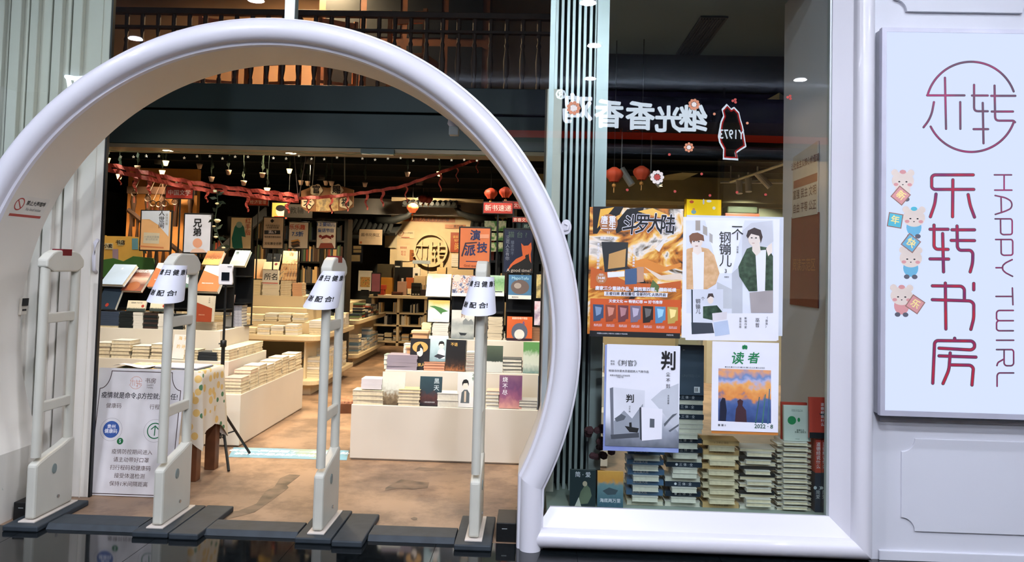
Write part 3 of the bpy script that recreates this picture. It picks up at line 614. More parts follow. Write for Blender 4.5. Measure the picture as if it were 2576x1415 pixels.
T4('读', 1338, 158, 92, GR, bold=.02, shear=.15); T4('者', 1456, 156, 84, GR, bold=.02, shear=.15); T4('2022 · 8', 1535, 660, 40, cmat((60, 92, 76)), bold=.02); T4('■文苑 ■时代之声 ■社会 ■人生之旅 ■杂谈随感', 1395, 222, 13, cmat((120, 124, 130))); T4('■ ■ 8', 1225, 650, 20, cmat((110, 110, 116)))
for dx, dy, a in ((0, 0, 0), (-12, 4, .6), (12, 4, -.6)): poly(o, [L(1400+(1395+dx+8*math.cos(t))/2.948, 850+(68+dy+16*math.sin(t))/2.948) for t in [i*PI/6 for i in range(12)]], GR, .0036, 'emblem_leaf')

# ---- folding shutters behind the glass
sh = thing('folding_shutter', 'stacked grey aluminium folding shutter beside the arch behind glass', 'shutter', (0, 0, 0))
sl = MB().box((-.009, -.06, 0), (.009, .06, 4.1)).mesh('shutter_slat', ALU)
xa, xb = at(1398, 200, .48).x, at(1512, 200, .48).x
for i in range(9): link(sl, 'slat', sh, (xa+(xb-xa)*i/8, .50+(i % 2)*.03, .2))
MB().box((xa-.03, .60, .2), (xb+.02, .61, 4.3)).obj('backing', ALUD, sh)
a, c = at(1500, 200, .43).x, at(1530, 200, .43).x
MB().box((a, .42, .2), (c, .45, 4.3)).obj('end_panel', ALU, sh)
o = thing('sliding_door', 'tall white folding door leaves stacked at left of the entrance', 'door', (0, 0, 0))
for i, (px0, px1) in enumerate(((-40, 12), (14, 27), (29, 55), (57, 75), (78, 98), (102, 132), (136, 158), (163, 181), (185, 209))):
    yy = .46+.03*(i % 2)+.012*i; a, c = at(px0, 0, yy).x, at(px1, 0, yy).x; MB().box((a, yy, 0), (c, yy+.04, 4.3)).obj('leaf', REVEAL, o, bevel=.006)
MB().box((-4.3, .655, 0), (-2.95, .665, 4.3)).obj('backing', mat('shutter_gap_green', (110, 124, 112), .6), o)
a, c = at(212, 0, .60).x, at(281, 0, .60).x; st = MB().box((a, .60, 0), (c, .64, 4.3)).obj('stile', REVEAL, o, bevel=.004)
MB().box((c-.055, .592, 0), (c-.05, .6, 4.3)).obj('groove_bead', REVEAL, st); MB().box((c, .605, 0), (c+.012, .635, 4.3)).obj('rubber_seal', BLACK, st)
hp = at(240, 645, .58); MB().tube([(hp.x, .60, hp.z-.11), (hp.x, .57, hp.z-.09), (hp.x, .56, hp.z), (hp.x, .57, hp.z+.09), (hp.x, .60, hp.z+.11)], .012, 8).obj('handle', WHITE, st, smooth=True)
o = thing('sliding_door', 'narrow beige door jamb at the right of the entrance', 'door', (0, 0, 0))
a, c = at(1366, 700, .40).x, at(1396, 700, .40).x; MB().box((a, .395, 0), (c+.02, .435, 2.75)).obj('leaf', REVEAL, o, bevel=.006)
MB().box((a-.012, .40, 0), (a, .43, 2.75)).obj('rubber_seal', mat('brown_seal', (90, 80, 66)), o)
b_ = at(1388, 785, .44); lk = MB().box((b_.x-.012, .385, b_.z-.03), (b_.x+.01, .396, b_.z+.06)).obj('lock_plate', BLACK, o, bevel=.003)
# ---- notices on the left reveal
p1 = atx(72, 520, GX-RI*.965)
def reveal_pt(px, py):
    """point on the inner reveal cylinder seen at a pixel (left half)"""
    d = ray(px, py); lo, hi = 3.5, 6.5
    for _ in range(40):
        m_ = (lo+hi)/2; q = CP+d*m_
        if math.hypot(q.x-GX, q.z-GZ) < RI: lo = m_
        else: hi = m_
    return CP+d*lo
def on_reveal(name, label, cat, x0, y0, x1, y1, build):
    c = reveal_pt((x0+x1)/2, (y0+y1)/2); ang = math.atan2(c.z-GZ, c.x-GX)
    o = thing(name, label, cat, c)
    # local x -> +Y (into the shop), local y -> tangent up, local z -> towards the axis
    zc = Vector((-math.cos(ang), 0, -math.sin(ang))); xc = Vector((0, 1, 0)); yc = zc.cross(xc)
    Mx = Matrix((xc, yc, zc)).transposed().to_4x4(); Mx.translation = c+zc*.002; o.matrix_world = Mx
    build(o); return o
def noise_sign(o):
    poly(o, rect(-.16, -.075, .16, .075), cmat((222, 218, 208)), 0, 'label_film')
    mb = MB(); ribbon(mb, disc(-.105, .02, .038, 24), .008, .0006, True); ribbon(mb, [(-.13, .045), (-.08, -.005)], .008, .0006); mb.obj('ban_ring', cmat((170, 56, 50)), o)
    text(o, '禁止大声喧哗', .034, (.045, .032, .0006), INK, bold=.03, sx=.9); text(o, 'No loud noises', .03, (.045, -.008, .0006), cmat((70, 70, 70)), shear=.2, sx=.8)
    poly(o, rect(-.15, -.062, .15, -.045), cmat((170, 60, 52)), .0006, 'red_bar')
on_reveal('notice_sticker', 'no loud noises sticker with red bar on the arch reveal', 'sticker', 30, 500, 115, 548, noise_sign)
def reader(o):
    MB().box((-.03, -.055, 0), (.03, .055, .018)).obj('case', cmat((214, 206, 190)), o, bevel=.004); MB().box((-.028, .005, .018), (.028, .053, .024)).obj('black_cover', BLACK, o); MB().box((-.018, -.028, .018), (.02, -.016, .02)).obj('slot', INK, o)
on_reveal('door_release', 'small black and cream door release box on arch reveal', 'switch', 40, 750, 68, 792, reader)
# white ear-shaped plaque stuck on the glass right of the arch
p = at(1424, 572, .02); o = thing('glass_handle', 'white oval shell plaque on glass at the right of arch', 'plaque', (p.x, .02, p.z), (PI/2, 0, 0))
MB().prism(disc(0, 0, .032, 20, .045), 0, .012, 'z').obj('plate', WHITE, o, bevel=.004); MB().tube([(-.01, .02, .014), (.012, .012, .018), (.01, -.015, .018), (-.012, -.022, .014)], .006, 6).obj('relief', WHITE, o, smooth=True)
# camera under the ring, top right
p = at(1143, 312, .36); o = thing('security_camera', 'small white camera under the arch at upper right', 'camera', p)
MB().lathe([(.001, .03), (.04, .028), (.045, 0), (.03, -.02)], 16).obj('mount', WHITE, o, smooth=True); MB().box((-.03, -.035, -.075), (.03, .03, -.02)).obj('body', mat('camera_grey', (150, 160, 160), .4), o, bevel=.004)

# ---- anti-theft gates
GW = mat('gate_plastic', (200, 198, 184), .4, var=.03)
def build_gate(x, y, label, lamp):
    t = thing('security_gate', label, 'security gate', (x, y, 0), group='anti-theft gates across the entrance')
    def post(y0):
        pr = [(.027*math.cos(2*PI*i/14), y0+.030*math.sin(2*PI*i/14)) for i in range(14)]
        return MB().prism(pr, .4, 1.545, 'z').obj('post', GW, t, auto=50)
    post(.03); post(.345)
    cap = [(-.005, 1.53), (-.005, 1.575), (.05, 1.615), (.10, 1.632), (.28, 1.632), (.33, 1.615), (.38, 1.575), (.38, 1.53), (.31, 1.50), (.07, 1.50)]
    c = MB().prism(cap, -.033, .033, 'x').obj('top_cap', GW, t, bevel=.01)
    if lamp: MB().box((-.034, .14, 1.60), (.034, .235, 1.64)).obj('alarm_lamp', mat('dark_red_lens', (110, 26, 36), .25), c)
    for z in (1.19, .66): MB().box((-.018, .05, z), (.018, .33, z+.06)).obj('crossbar', GW, t, bevel=.006)
    pn = [(-.005, .045), (-.005, .36), (.03, .375), (.12, .40), (.25, .43), (.345, .46), (.38, .45), (.38, .045)]
    pb = MB().prism(pn, -.03, .03, 'x').obj('base_panel', GW, t, bevel=.014)
    MB().prism([(a, b) for a, b in disc(.17, .30, .022, 16, .03)], .03, .034, 'x').obj('label_spot', mat('gate_spot', (120, 134, 132), .5), pb)
    MB().prism([(a, b) for a, b in disc(.22, .12, .01, 10)], .03, .037, 'x').obj('lock', mat('chrome', (180, 180, 180), .2, .9), pb)
    MB().box((-.05, -.03, .033), (.05, .41, .043)).obj('base_plate', cmat((206, 196, 184)), t, bevel=.003)
    MB().box((-.105, -.085, 0), (.105, .44, .034)).obj('rubber_pad', RUBBER, t, bevel=.008)
    return t
GATES = [(-2.935, -.0, 'anti-theft gate nearest the left wall, without paper'), (-2.165, -.02, 'anti-theft gate with paper notice in front of the board sign'), (-1.225, -.02, 'anti-theft gate with paper notice in the middle of entrance'), (-.315, -.04, 'anti-theft gate with paper notice nearest the display window')]
for i, (x, y, lab) in enumerate(GATES): build_gate(x, y, lab, i in (0, 2))
# paper notices wrapped round the posts
def wrap_notice(x, y, z, label, turn, lean):
    t = thing('paper_notice', label, 'notice', (x, y, z), group='paper notices on the gates'); Wp, Hp = .297, .225
    def mp(u, v, off=0):
        r = .066+.036*(1-v)+off; r0 = .084; th = u*Wp/2/r0+turn
        return (r*math.sin(th)+lean*(v-.5), .005-r*math.cos(th)*1.05, Hp*v+.02*u*u*(1-v))
    MB().sheet([[mp(-1+2*i/24, j/8) for i in range(25)] for j in range(9)]).obj('sheet', PAPER, t, smooth=True)
    for body, v, sz, u0 in (('请 扫 健 康 码', .80, .036, -.08), ('感 谢 配 合!', .26, .036, -.62)):
        o = text(t, body, 1, (0, 0, 0), INK, bold=.03)
        for vv in o.data.vertices:
            c = vv.co; u = (c.x*sz)/(Wp/2)*1.12+(.22 if body[0] == '请' else -.28); vv.co = mp(max(-1, min(1, u)), v+c.y*sz/Hp, .0012)
wrap_notice(-2.165, .01, 1.335, 'curled white paper notice on gate in front of board sign', .25, .05)
wrap_notice(-1.225, .01, 1.325, 'curled white paper notice on the middle gate', .18, .07)
wrap_notice(-.315, -.01, 1.315, 'curled white paper notice on gate nearest the window', -.12, .02)
# floor cable covers between the gates, control boxes
for a, c, lab in ((-2.82, -2.28, 'black cable cover between first and second gate from left'), (-2.05, -1.34, 'black cable cover between second and third gate'), (-.93, -.425, 'black cable cover between third and last gate')):
    o = MB().prism([(-.03, 0), (.0, .03), (.17, .03), (.20, 0)], a, c, 'x').obj('cable_cover', RUBBER, bevel=.004); tag(o, lab, 'cable cover', 'cable covers on the threshold')
for x0, x1, y0, y1, lab in ((-2.05, -1.88, -.12, .42, 'flat black pad right of the gate before the board sign'), (-1.11, -.935, -.14, .36, 'flat black pad right of the middle gate')):
    o = MB().box((x0, y0, 0), (x1, y1, .036)).obj('floor_pad', RUBBER, bevel=.008); tag(o, lab, 'floor pad', 'floor pads')
for x0, x1, y0, y1, lab in ((-3.10, -2.99, .10, .38, 'small black adapter box at foot of left reveal'), (-.19, -.075, .04, .30, 'small black adapter box beside last gate')):
    o = thing('adapter_box', lab, 'box', ((x0+x1)/2, (y0+y1)/2, 0)); w2, d2 = (x1-x0)/2, (y1-y0)/2
    MB().box((-w2, -d2, 0), (w2, d2, .11)).obj('case', BLACK, o, bevel=.004); MB().box((-.025, -d2-.001, .075), (.005, -d2, .079)).obj('badge', ALU, o)
# ---- board sign with entry rules
a, c = at(222, 1252, .63), at(240, 937, .75); wB = .60
o = MB().box((0, 0, 0), (wB, .84, .006)).obj('board_sign', cmat((226, 222, 222), .4)); o.location = (-2.975, .645, .004); o.rotation_euler = (PI/2-.13, 0, .0)
tag(o, 'white standing board with entry rules behind the second gate', 'sign')
mb = MB(); BR = cmat((150, 96, 66)); BRN = cmat((90, 70, 62))
ribbon(mb, [(.02, .012), (wB-.02, .012)]+[(wB-.02, .70)]+[(wB-.02+.0-.07*math.sin(t), .82-.12+.12*(1-math.cos(t))) for t in [PI/2*i/8 for i in range(9)]]+[(.09-.07*(1-math.cos(t)), .82-.12*math.sin(t)) for t in [PI/2*i/8 for i in range(9)]]+[(.02, .70)], .005, .0066, True); mb.obj('outline', cmat((58, 40, 36)), o)
mb = MB()
LX, LY, k = .265, .745, .0004*.5
for pts in logo: ribbon(mb, [(LX+(x-690)*.000145, LY-(y-680)*.000145) for x, y in pts], .0022, .0066)
mb.obj('logo', cmat((206, 120, 84)), o)
def TB(b, x, y, s, m=BRN, **k): return text(o, b, s, (x, y, .0068), m, **k)
TB('书房', .365, .758, .04); TB('HAPPY\nTWIRL', .365, .722, .016)
TB('疫情就是命令,β方控就是责任!', .30, .655, .044, INK, bold=.012, sx=.92); TB('健康码', .13, .585, .036); TB('行程码', .43, .585, .036)
poly(o, disc(.13, .43, .056, 30), cmat((58, 92, 160)), .0066, 'code_centre'); TB('贵州\n健康码', .13, .432, .03, PAPER, bold=.02)
mb = MB(); ribbon(mb, disc(.43, .43, .05, 30), .007, .0066, True); ribbon(mb, [(.43, .40), (.43, .455)], .007, .0067); ribbon(mb, [(.405, .44), (.43, .462), (.455, .44)], .007, .0067); mb.obj('arrow_mark', cmat((34, 110, 70)), o)
for x in (.13, .43):
    mb = MB()
    ribbon(mb, disc(x, .43, .075, 36), .0016, .0066, True); mb.obj('code_ring', cmat((150, 140, 140)), o)
poly(o, disc(.20, .355, .022, 20), cmat((30, 110, 62)), .0067, 'service_mark'); TB('S', .20, .355, .03, PAPER, bold=.02)
for i, s in enumerate(('疫情防控期间进入', '请主动带好口罩', '扫行程码和健康码', '接受体温检测', '保持1米间隔距离')): TB(s, .29, .285-.052*i, .035)
# ---- table with lemon cloth
tb = thing('side_table', 'small brown wooden table under a lemon-print cloth', 'table', (-2.73, 1.25, 0))
MB().box((-.33, -.2, .755), (.33, .2, .785)).obj('table_top', WOOD, tb)
for sx in (-1, 1):
    for sy in (-1, 1): MB().box((sx*.29-.04, sy*.165-.04, 0), (sx*.29+.04, sy*.165+.04, .755)).obj('leg', WOOD, tb, bevel=.004)
lem = bpy.data.materials.new('lemon_print'); lem.use_nodes = True; nt = lem.node_tree; b = nt.nodes['Principled BSDF']; b.inputs['Roughness'].default_value = .8
co = nt.nodes.new('ShaderNodeTexCoord'); vo = nt.nodes.new('ShaderNodeTexVoronoi'); vo.inputs['Scale'].default_value = 13; vo.inputs['Randomness'].default_value = .6
rp = nt.nodes.new('ShaderNodeValToRGB'); rp.color_ramp.interpolation = 'CONSTANT'
rp.color_ramp.elements[0].color = rgb((206, 172, 104)); rp.color_ramp.elements[1].position = .36; rp.color_ramp.elements[1].color = rgb((204, 196, 180))
v2 = nt.nodes.new('ShaderNodeTexVoronoi'); v2.inputs['Scale'].default_value = 8; mp_ = nt.nodes.new('ShaderNodeMapping'); mp_.inputs['Location'].default_value = (.3, .1, .2)
r2 = nt.nodes.new('ShaderNodeValToRGB'); r2.color_ramp.interpolation = 'CONSTANT'; r2.color_ramp.elements[0].color = (1, 1, 1, 1); r2.color_ramp.elements[1].position = .17; r2.color_ramp.elements[1].color = (0, 0, 0, 1)
mx = nt.nodes.new('ShaderNodeMixRGB'); mx.inputs[2].default_value = rgb((70, 112, 76))
nt.links.new(co.outputs['Object'], vo.inputs['Vector']); nt.links.new(vo.outputs['Distance'], rp.inputs[0]); nt.links.new(co.outputs['Object'], mp_.inputs[0]); nt.links.new(mp_.outputs[0], v2.inputs['Vector']); nt.links.new(v2.outputs['Distance'], r2.inputs[0])
nt.links.new(r2.outputs[0], mx.inputs[0]); nt.links.new(rp.outputs[0], mx.inputs[1]); nt.links.new(mx.outputs[0], b.inputs['Base Color'])
loop = []
def side(a, b, n):
    for i in range(n): loop.append((a[0]+(b[0]-a[0])*i/n, a[1]+(b[1]-a[1])*i/n))
hx, hy = .338, .208
for a, b, n in (((-hx, -hy), (hx, -hy), 22), ((hx, -hy), (hx, hy), 14), ((hx, hy), (-hx, hy), 22), ((-hx, hy), (-hx, -hy), 14)): side(a, b, n)
rows = [[(x*.0, y*.0, .789) for x, y in loop], [(x*.96, y*.96, .789) for x, y in loop], [(x, y, .785) for x, y in loop]]
for j in range(1, 9):
    v = j/8; row = []
    for i, (x, y) in enumerate(loop):
        cor = max(0, (abs(x)/hx+abs(y)/hy-1.72)/.28); wv = math.sin(i*1.15)*.012*v; ln = math.hypot(x, y)
        g = 1+(.05*v+.14*v*cor+wv*2)*(.33/ln)*.9; drop = .45+.08*cor+.03*math.sin(i*.37)
        row.append((x*g, y*g, .785-drop*v))
    rows.append(row)
cl = MB().sheet(rows, close=True).obj('tablecloth', lem, smooth=True); cl.location = (-2.73, 1.25, .0); tag(cl, 'lemon-print cloth draped over the small table', 'tablecloth')
o = thing('clipboard', 'grey clipboard with white papers on the lemon cloth', 'clipboard', (-2.60, 1.22, .792), (0, 0, -.1))
MB().box((-.17, -.12, 0), (.17, .12, .008)).obj('board', cmat((110, 112, 118)), o); MB().box((-.16, -.115, .008), (.165, .115, .014)).obj('papers', PAPER, o)
o = MB().sheet([[(-.14+.28*i/6, -.09, .012+.012*math.sin(i)) for i in range(7)], [(-.14+.28*i/6, .09, .002+.006*math.cos(i)) for i in range(7)]]).obj('loose_sheet', PAPER, smooth=True); o.location = (-2.93, 1.17, .795); tag(o, 'loose curled white sheet on left of the lemon cloth', 'paper')
# ---- thermometer on tripod
tp = thing('thermometer_tripod', 'black tripod stand behind the lemon-cloth table', 'tripod', (-2.475, 1.64, 0))
for lx, ly in ((.20, -.30), (.15, .27), (-.3, .05)): MB().tube([(0, 0, .42), (lx, ly, .008)], .011, 8).obj('leg', BLACK, tp); MB().tube([(0, 0, .2), (lx*.5, ly*.5, .215)], .006, 6).obj('brace', BLACK, tp)
MB().tube([(0, 0, .18), (0, 0, .95)], .015, 10).obj('lower_tube', BLACK, tp); MB().tube([(0, 0, .95), (0, 0, 1.40)], .010, 10).obj('upper_tube', BLACK, tp)
MB().lathe([(.014, .90), (.024, .905), (.024, .955), (.013, .96)], 14).obj('collar', BLACK, tp, smooth=True); MB().tube([(0, 0, .93), (-.035, -.01, .93)], .006, 6).obj('clamp_knob', BLACK, tp)
th = thing('thermometer', 'white wall thermometer with dark square screen on the tripod', 'thermometer', (-2.475, 1.64, 1.40), (0, 0, .25))
MB().prism([(-.05, 0), (-.055, .02), (-.055, .15), (-.045, .165), (.045, .165), (.055, .15), (.048, .10), (.055, .02), (.05, 0)], -.03, .02, 'y').obj('body', cmat((226, 226, 234), .35), th, bevel=.006)
MB().box((-.032, -.033, .035), (.028, -.029, .10)).obj('screen', mat('dark_screen', (18, 22, 30), .15), th)
for i in range(3): MB().box((.012+.011*i, -.032, .142), (.019+.011*i, -.029, .149)).obj('sensor', INK, th)
# blue floor sticker
pts = [tuple(atz(x, y, .0025)[:2]) for x, y in ((588, 1126), (878, 1134), (872, 1158), (575, 1150))]
mb = MB().prism(pts, .0, .0025, 'z'); o = mb.obj('floor_sticker', cover('blue_sticker', [(104, 158, 186), (120, 170, 194), (164, 176, 140)], 'noise', 3)); tag(o, 'long pale blue floor sticker with white slogan', 'sticker')
a, c = Vector(pts[0]), Vector(pts[1]); an = math.atan2(c.y-a.y, c.x-a.x)
m_ = (Vector(pts[0])+Vector(pts[1])+Vector(pts[2])+Vector(pts[3]))/4
text(o, '读者一声提醒了一年春好处', .085, (m_.x-.02, m_.y+.055, .003), PAPER, rot=(0, 0, an), bold=.03); text(o, '读40本经典好书给孩子', .085, (m_.x-.02, m_.y-.055, .003), PAPER, rot=(0, 0, an), bold=.03)
# ================================================================== DISPLAYS AND BOOKS
BM = {}
def book_meshes(w, h, t, cm, pm):
    k = (round(w, 3), round(h, 3), round(t, 3), cm.name, pm.name)
    if k not in BM:
        c = min(.0022, t*.12); a, b = w/2, h/2
        mc = MB().box((-a, -b, 0), (a, b, c)).box((-a, -b, t-c), (a, b, t)).box((-a, -b, c), (-a+c, b, t-c)).mesh('book', cm)
        mp = MB().box((-a+c, -b+.003, c), (a-.003, b-.003, t-c)).mesh('page_block', pm); BM[k] = (mc, mp)
    return BM[k]
NB = [0]
def book(name, label, loc, rot, w, h, t, cm, pm=None, group=None):
    mc, mp = book_meshes(w, h, t, cm, pm or PAGES)
    o = link(mc, name, None, loc, rot); tag(o, label, 'book', group); link(mp, 'page_block', o); NB[0] += 1; return o
def stack(cx, cy, z0, specs, where, group, jit=.004, lean=0):
    """specs bottom to top: (look, w, h, t, cover, pages, yaw degrees)"""
    z = z0; n = len(specs); out = []
    for i, (look, w, h, t, cm, pm, yaw) in enumerate(specs):
        pos = 'topmost' if i == n-1 and n > 1 else ('lowest' if i == 0 and n > 1 else ORD[i+1]+' from bottom')
        o = book('book', '%s book, %s %s' % (look, pos, where), (cx+R_.uniform(-jit, jit)+lean*(z-z0), cy+R_.uniform(-jit, jit)*.5, z+.0003), (0, 0, math.radians(yaw)+R_.uniform(-.02, .02)*(jit/.004)), w, h, t, cm, pm, group)
        out.append(o); z += t+.0006
    return out, z
def facing(label, x0, y0, x1, y1, Y, z, cm, lean=.12, t=.022, titles=(), rz=0, pm=None, name='book', wmul=1.0):
    a, b = at(x0, y0, Y), at(x1, y1, Y); w, h = (b.x-a.x)*wmul, (a.z-b.z)
    zz = b.z if z is None else z; h = (a.z-zz)/math.cos(lean)
    o = book(name, label, (0, 0, 0), (0, 0, 0), w, h, t, cm, pm or PAGEW)
    ax = PI/2-lean; Mx = Matrix.Translation(((a.x+b.x)/2, Y, zz+t*math.sin(lean)*0+.0005)) @ Matrix.Rotation(rz, 4, 'Z') @ Matrix.Rotation(ax, 4, 'X') @ Matrix.Translation((0, h/2, 0))
    o.matrix_world = Mx
    for ti in titles:
        s, u, v, sz, m = ti[:5]; kw = ti[5] if len(ti) > 5 else {}
        if kw.get('vert'): vtext(o, s, sz*h, ((u-.5)*w, (v-.5)*h, t+.0008), m, bold=kw.get('bold', .015))
        elif kw.get('disc'): poly(o, disc((u-.5)*w, (v-.5)*h, sz*w, 20, sz*w*kw.get('ry', 1)), m, t+.0005+kw.get('dz', 0), 'cover_shape')
        elif kw.get('box'): poly(o, [((a_-.5)*w, (b_-.5)*h) for a_, b_ in kw['box']], m, t+.0004+kw.get('dz', 0), 'cover_shape')
        else: text(o, s, sz*h, ((u-.5)*w, (v-.5)*h, t+.0009), m, bold=kw.get('bold', .015), sx=kw.get('sx', 1))
    return o
BX = lambda pts, m, dz=0: ('', 0, 0, 0, m, dict(box=pts, dz=dz))
DS = lambda u, v, r, m, ry=1, dz=.0001: ('', u, v, r, m, dict(disc=1, ry=ry, dz=dz))
V = dict(vert=1)
Wt, Bk, Gd = PAPER, INK, cmat((214, 176, 96))
c_ = lambda *a: cmat(a, .38)
CREAM, TAN, SLATE, NAVY, BLUEB, BLK, ORG, PINKB, LILAC, SAGE = c_(222, 210, 180), c_(206, 172, 120), c_(70, 84, 102), c_(38, 50, 66), c_(86, 116, 150), c_(30, 32, 36), c_(208, 122, 78), c_(212, 170, 158), c_(148, 138, 150), c_(150, 166, 150)
OFFW, GREY, BRNB, REDB = c_(220, 216, 206), c_(160, 160, 156), c_(136, 96, 66), c_(176, 62, 48)

# ---------------- books in the display window
YW = .145
def wstack(x0, x1, yb, seq, where, group, lean=0):
    a, b = at(x0, yb, YW), at(x1, yb, YW); wide = b.x-a.x; sp = []
    for look, cm, pm, kind, t in seq:
        if kind == 's': sp.append((look, wide*.70, wide, t, cm, pm, 90))
        elif kind == 'p': sp.append((look, wide*.70, wide, t, cm, pm, -90))
        else: sp.append((look, wide*.70, wide, t, cm, pm, 0))
    return stack((a.x+b.x)/2, YW+wide*.5, .2, sp, where, group, .004, lean)
seq = [('cream-edged', CREAM, PAGEW, 'p', .028)]
for i in range(6): seq += [('pale page-end', OFFW, PAGEW, 'e', .03), ('blue-spined', BLUEB, PAGEW, 's', .029)]
o, zt = wstack(1578, 1671, 1290, seq, 'of leftmost window stack', 'books in the blue window stack')
for b_ in o[2::2]: text(b_, '虚构集大成', .018, (-b_.dimensions.x/2-.0006, .03, .0145), PAPER, rot=(PI/2, 0, -PI/2))
seq = [('grey page-end', OFFW, PAGEW, 'p', .03)]
pat = 'esespesesppppspspspsps'
for i, k in enumerate('esespeespesesepppspsps'):
    seq.append(('dark navy-spined', NAVY, PAGEW, 's', .029) if k == 's' else (('pale wide', OFFW, PAGEW, 'p', .027) if k == 'p' else ('pale page-end', OFFW, PAGEW, 'e', .028)))
o, zt = wstack(1674, 1764, 1291, seq, 'of window stack under dark back cover', 'books in the tall navy window stack', .02)
for b_ in o:
    if b_.data.materials[0] == NAVY: text(b_, '● 三 体 · 全', .02, (-b_.dimensions.x/2-.0006, .0, .0145), PAPER, rot=(PI/2, 0, -PI/2))
facing('dark slate book showing barcoded back cover atop navy stack', 1706, 868, 1768, 962, YW+.05, zt, SLATE, .04, .03, (BX(rect(.62, .05, .85, .17), PAPER), BX([(.66, .07), (.68, .07), (.68, .15), (.66, .15)], INK, .0002), BX([(.72, .07), (.75, .07), (.75, .15), (.72, .15)], INK, .0002), ('UNITED CH', .5, .38, .07, c_(92, 104, 120)), ('2000', .2, .9, .02, PAPER)))
seq = [('tan-spined', TAN, PAGEW, 's', .03)]
for k in 'epepepesepses': seq.append({'e': ('cream page-end', CREAM, PAGES, 'e', .028), 'p': ('cream wide', CREAM, PAGES, 'p', .027), 's': ('tan-spined', TAN, PAGES, 's', .027)}[k])
o, zt = wstack(1770, 1862, 1294, seq, 'of tan window stack under magazine poster', 'books in the tan window stack')
for b_ in o:
    if b_.data.materials[0] == TAN: text(b_, '→ 少年心 骆驼', .014, (-b_.dimensions.x/2-.0006, .0, .0145), BRNB, rot=(PI/2, 0, -PI/2))
seq = [('grey-edged', OFFW, PAGEW, 'p', .022)]
for k in 'eepsepepsespesep': seq.append({'e': ('pale page-end', OFFW, PAGES, 'e', .022), 'p': ('pale wide', OFFW, PAGES, 'p', .018), 's': ('black-spined', BLK, PAGEW, 's', .020)}[k])
wstack(1863, 1953, 1297, seq, 'of black-and-white window stack', 'books in the black-and-white window stack')
seq = []
for i in range(13): seq += [('thin ivory', OFFW, PAGES, 'p', .012), ('ivory page-end', OFFW, PAGES, 'e', .018)]
o, zt = wstack(1957, 2044, 1300, seq, 'of stepped ivory window stack', 'books in the stepped ivory window stack')
facing('red-edged book behind pale green book on ivory stack', 1964, 1012, 2028, 1112, YW+.10, zt, REDB, .05, .02)
facing('pale green leaflet-like book with green disc on ivory stack', 1970, 1020, 2036, 1115, YW+.055, zt, c_(196, 206, 198), .06, .024, (DS(.30, .58, .16, GR), DS(.56, .60, .05, GR, 1.6), ('Chelsea and the Trees\nA Study of Imagination', .5, .86, .035, c_(90, 100, 96)), ('蛤蟆先生\n去看心理医生', .62, .28, .055, c_(70, 90, 80)), ('中信出版', .5, .06, .03, c_(100, 110, 104))))
x = at(2052, 1250, YW).x
for i, px in enumerate((2059, 2075)):
    p = at(px, 1300, YW); q = at(px, 1192, YW)
    o = book('book', ('left' if i == 0 else 'right')+' upright dark navy spine at window corner', (p.x, YW+.09, .2005), (0, PI/2, 0), q.z-.2, .15, .035, NAVY, PAGEW, 'upright spines in the window corner')
    o.matrix_world = Matrix.Translation((p.x-.0175, YW+.085, .2005+(q.z-.2)/2)) @ Matrix.Rotation(PI/2, 4, 'Z') @ Matrix.Rotation(PI/2, 4, 'X') @ Matrix.Rotation(PI/2, 4, 'Z') if False else Matrix.Translation((p.x, YW+.085, .2005+(q.z-.2)/2)) @ Matrix(((0, 0, 1, -.0175), (1, 0, 0, 0), (0, 1, 0, 0), (0, 0, 0, 1))) @ Matrix.Rotation(0, 4, 'X')
    o.data, = [book_meshes(.15, q.z-.2, .034, NAVY, PAGEW)[0]]; o.children[0].data = book_meshes(.15, q.z-.2, .034, NAVY, PAGEW)[1]
    vtext(o, '●二简爱', .026, (-.0757, .0, .017), PAPER, rot=(PI/2, 0, -PI/2)) if False else text(o, '● 二\n简\n爱', .026, (-.0757, .0, .017), c_(190, 200, 206), rot=(0, -PI/2, 0))
    z1 = q.z+.001; q2 = at(px, 1105, YW)
    o = link(book_meshes(.15, q2.z-z1, .034, REDB, PAGEW)[0], 'book'); tag(o, ('left' if i == 0 else 'right')+' upright red spine above the navy spine', 'book', 'upright spines in the window corner'); link(book_meshes(.15, q2.z-z1, .034, REDB, PAGEW)[1], 'page_block', o)
    o.matrix_world = Matrix.Translation((p.x, YW+.085, z1+(q2.z-z1)/2)) @ Matrix(((0, 0, 1, -.0175), (1, 0, 0, 0), (0, 1, 0, 0), (0, 0, 0, 1)))
    text(o, '道\n德\n经\n说\n什\n么', .026, (-.0757, 0, .017), PAPER, rot=(0, -PI/2, 0)); zt2 = q2.z
facing('red book with black moon crescent standing over red spines', 2034, 1000, 2086, 1103, YW+.02, zt2+.001, REDB, .05, .024, (DS(.72, .72, .34, BLK), DS(.55, .78, .34, REDB, 1, .0003), BX(rect(0, 0, 1, .14), BLK), ('道德经说什么', .62, .58, .085, PAPER, V)))
facing('dark green novel showing a seated lady beside the arch', 1434, 1182, 1497, 1279, .13, .2, c_(40, 54, 58), .08, .026, (('简 · 爱', .5, .86, .16, PAPER), BX([(.3, .05), (.42, .4), (.62, .62), (.78, .5), (.85, .3), (.7, .08)], c_(104, 116, 96)), BX([(.2, .0), (.35, .25), (.45, .0)], c_(206, 206, 196), .0002), DS(.58, .62, .09, c_(196, 180, 156), 1.1, .0003)))
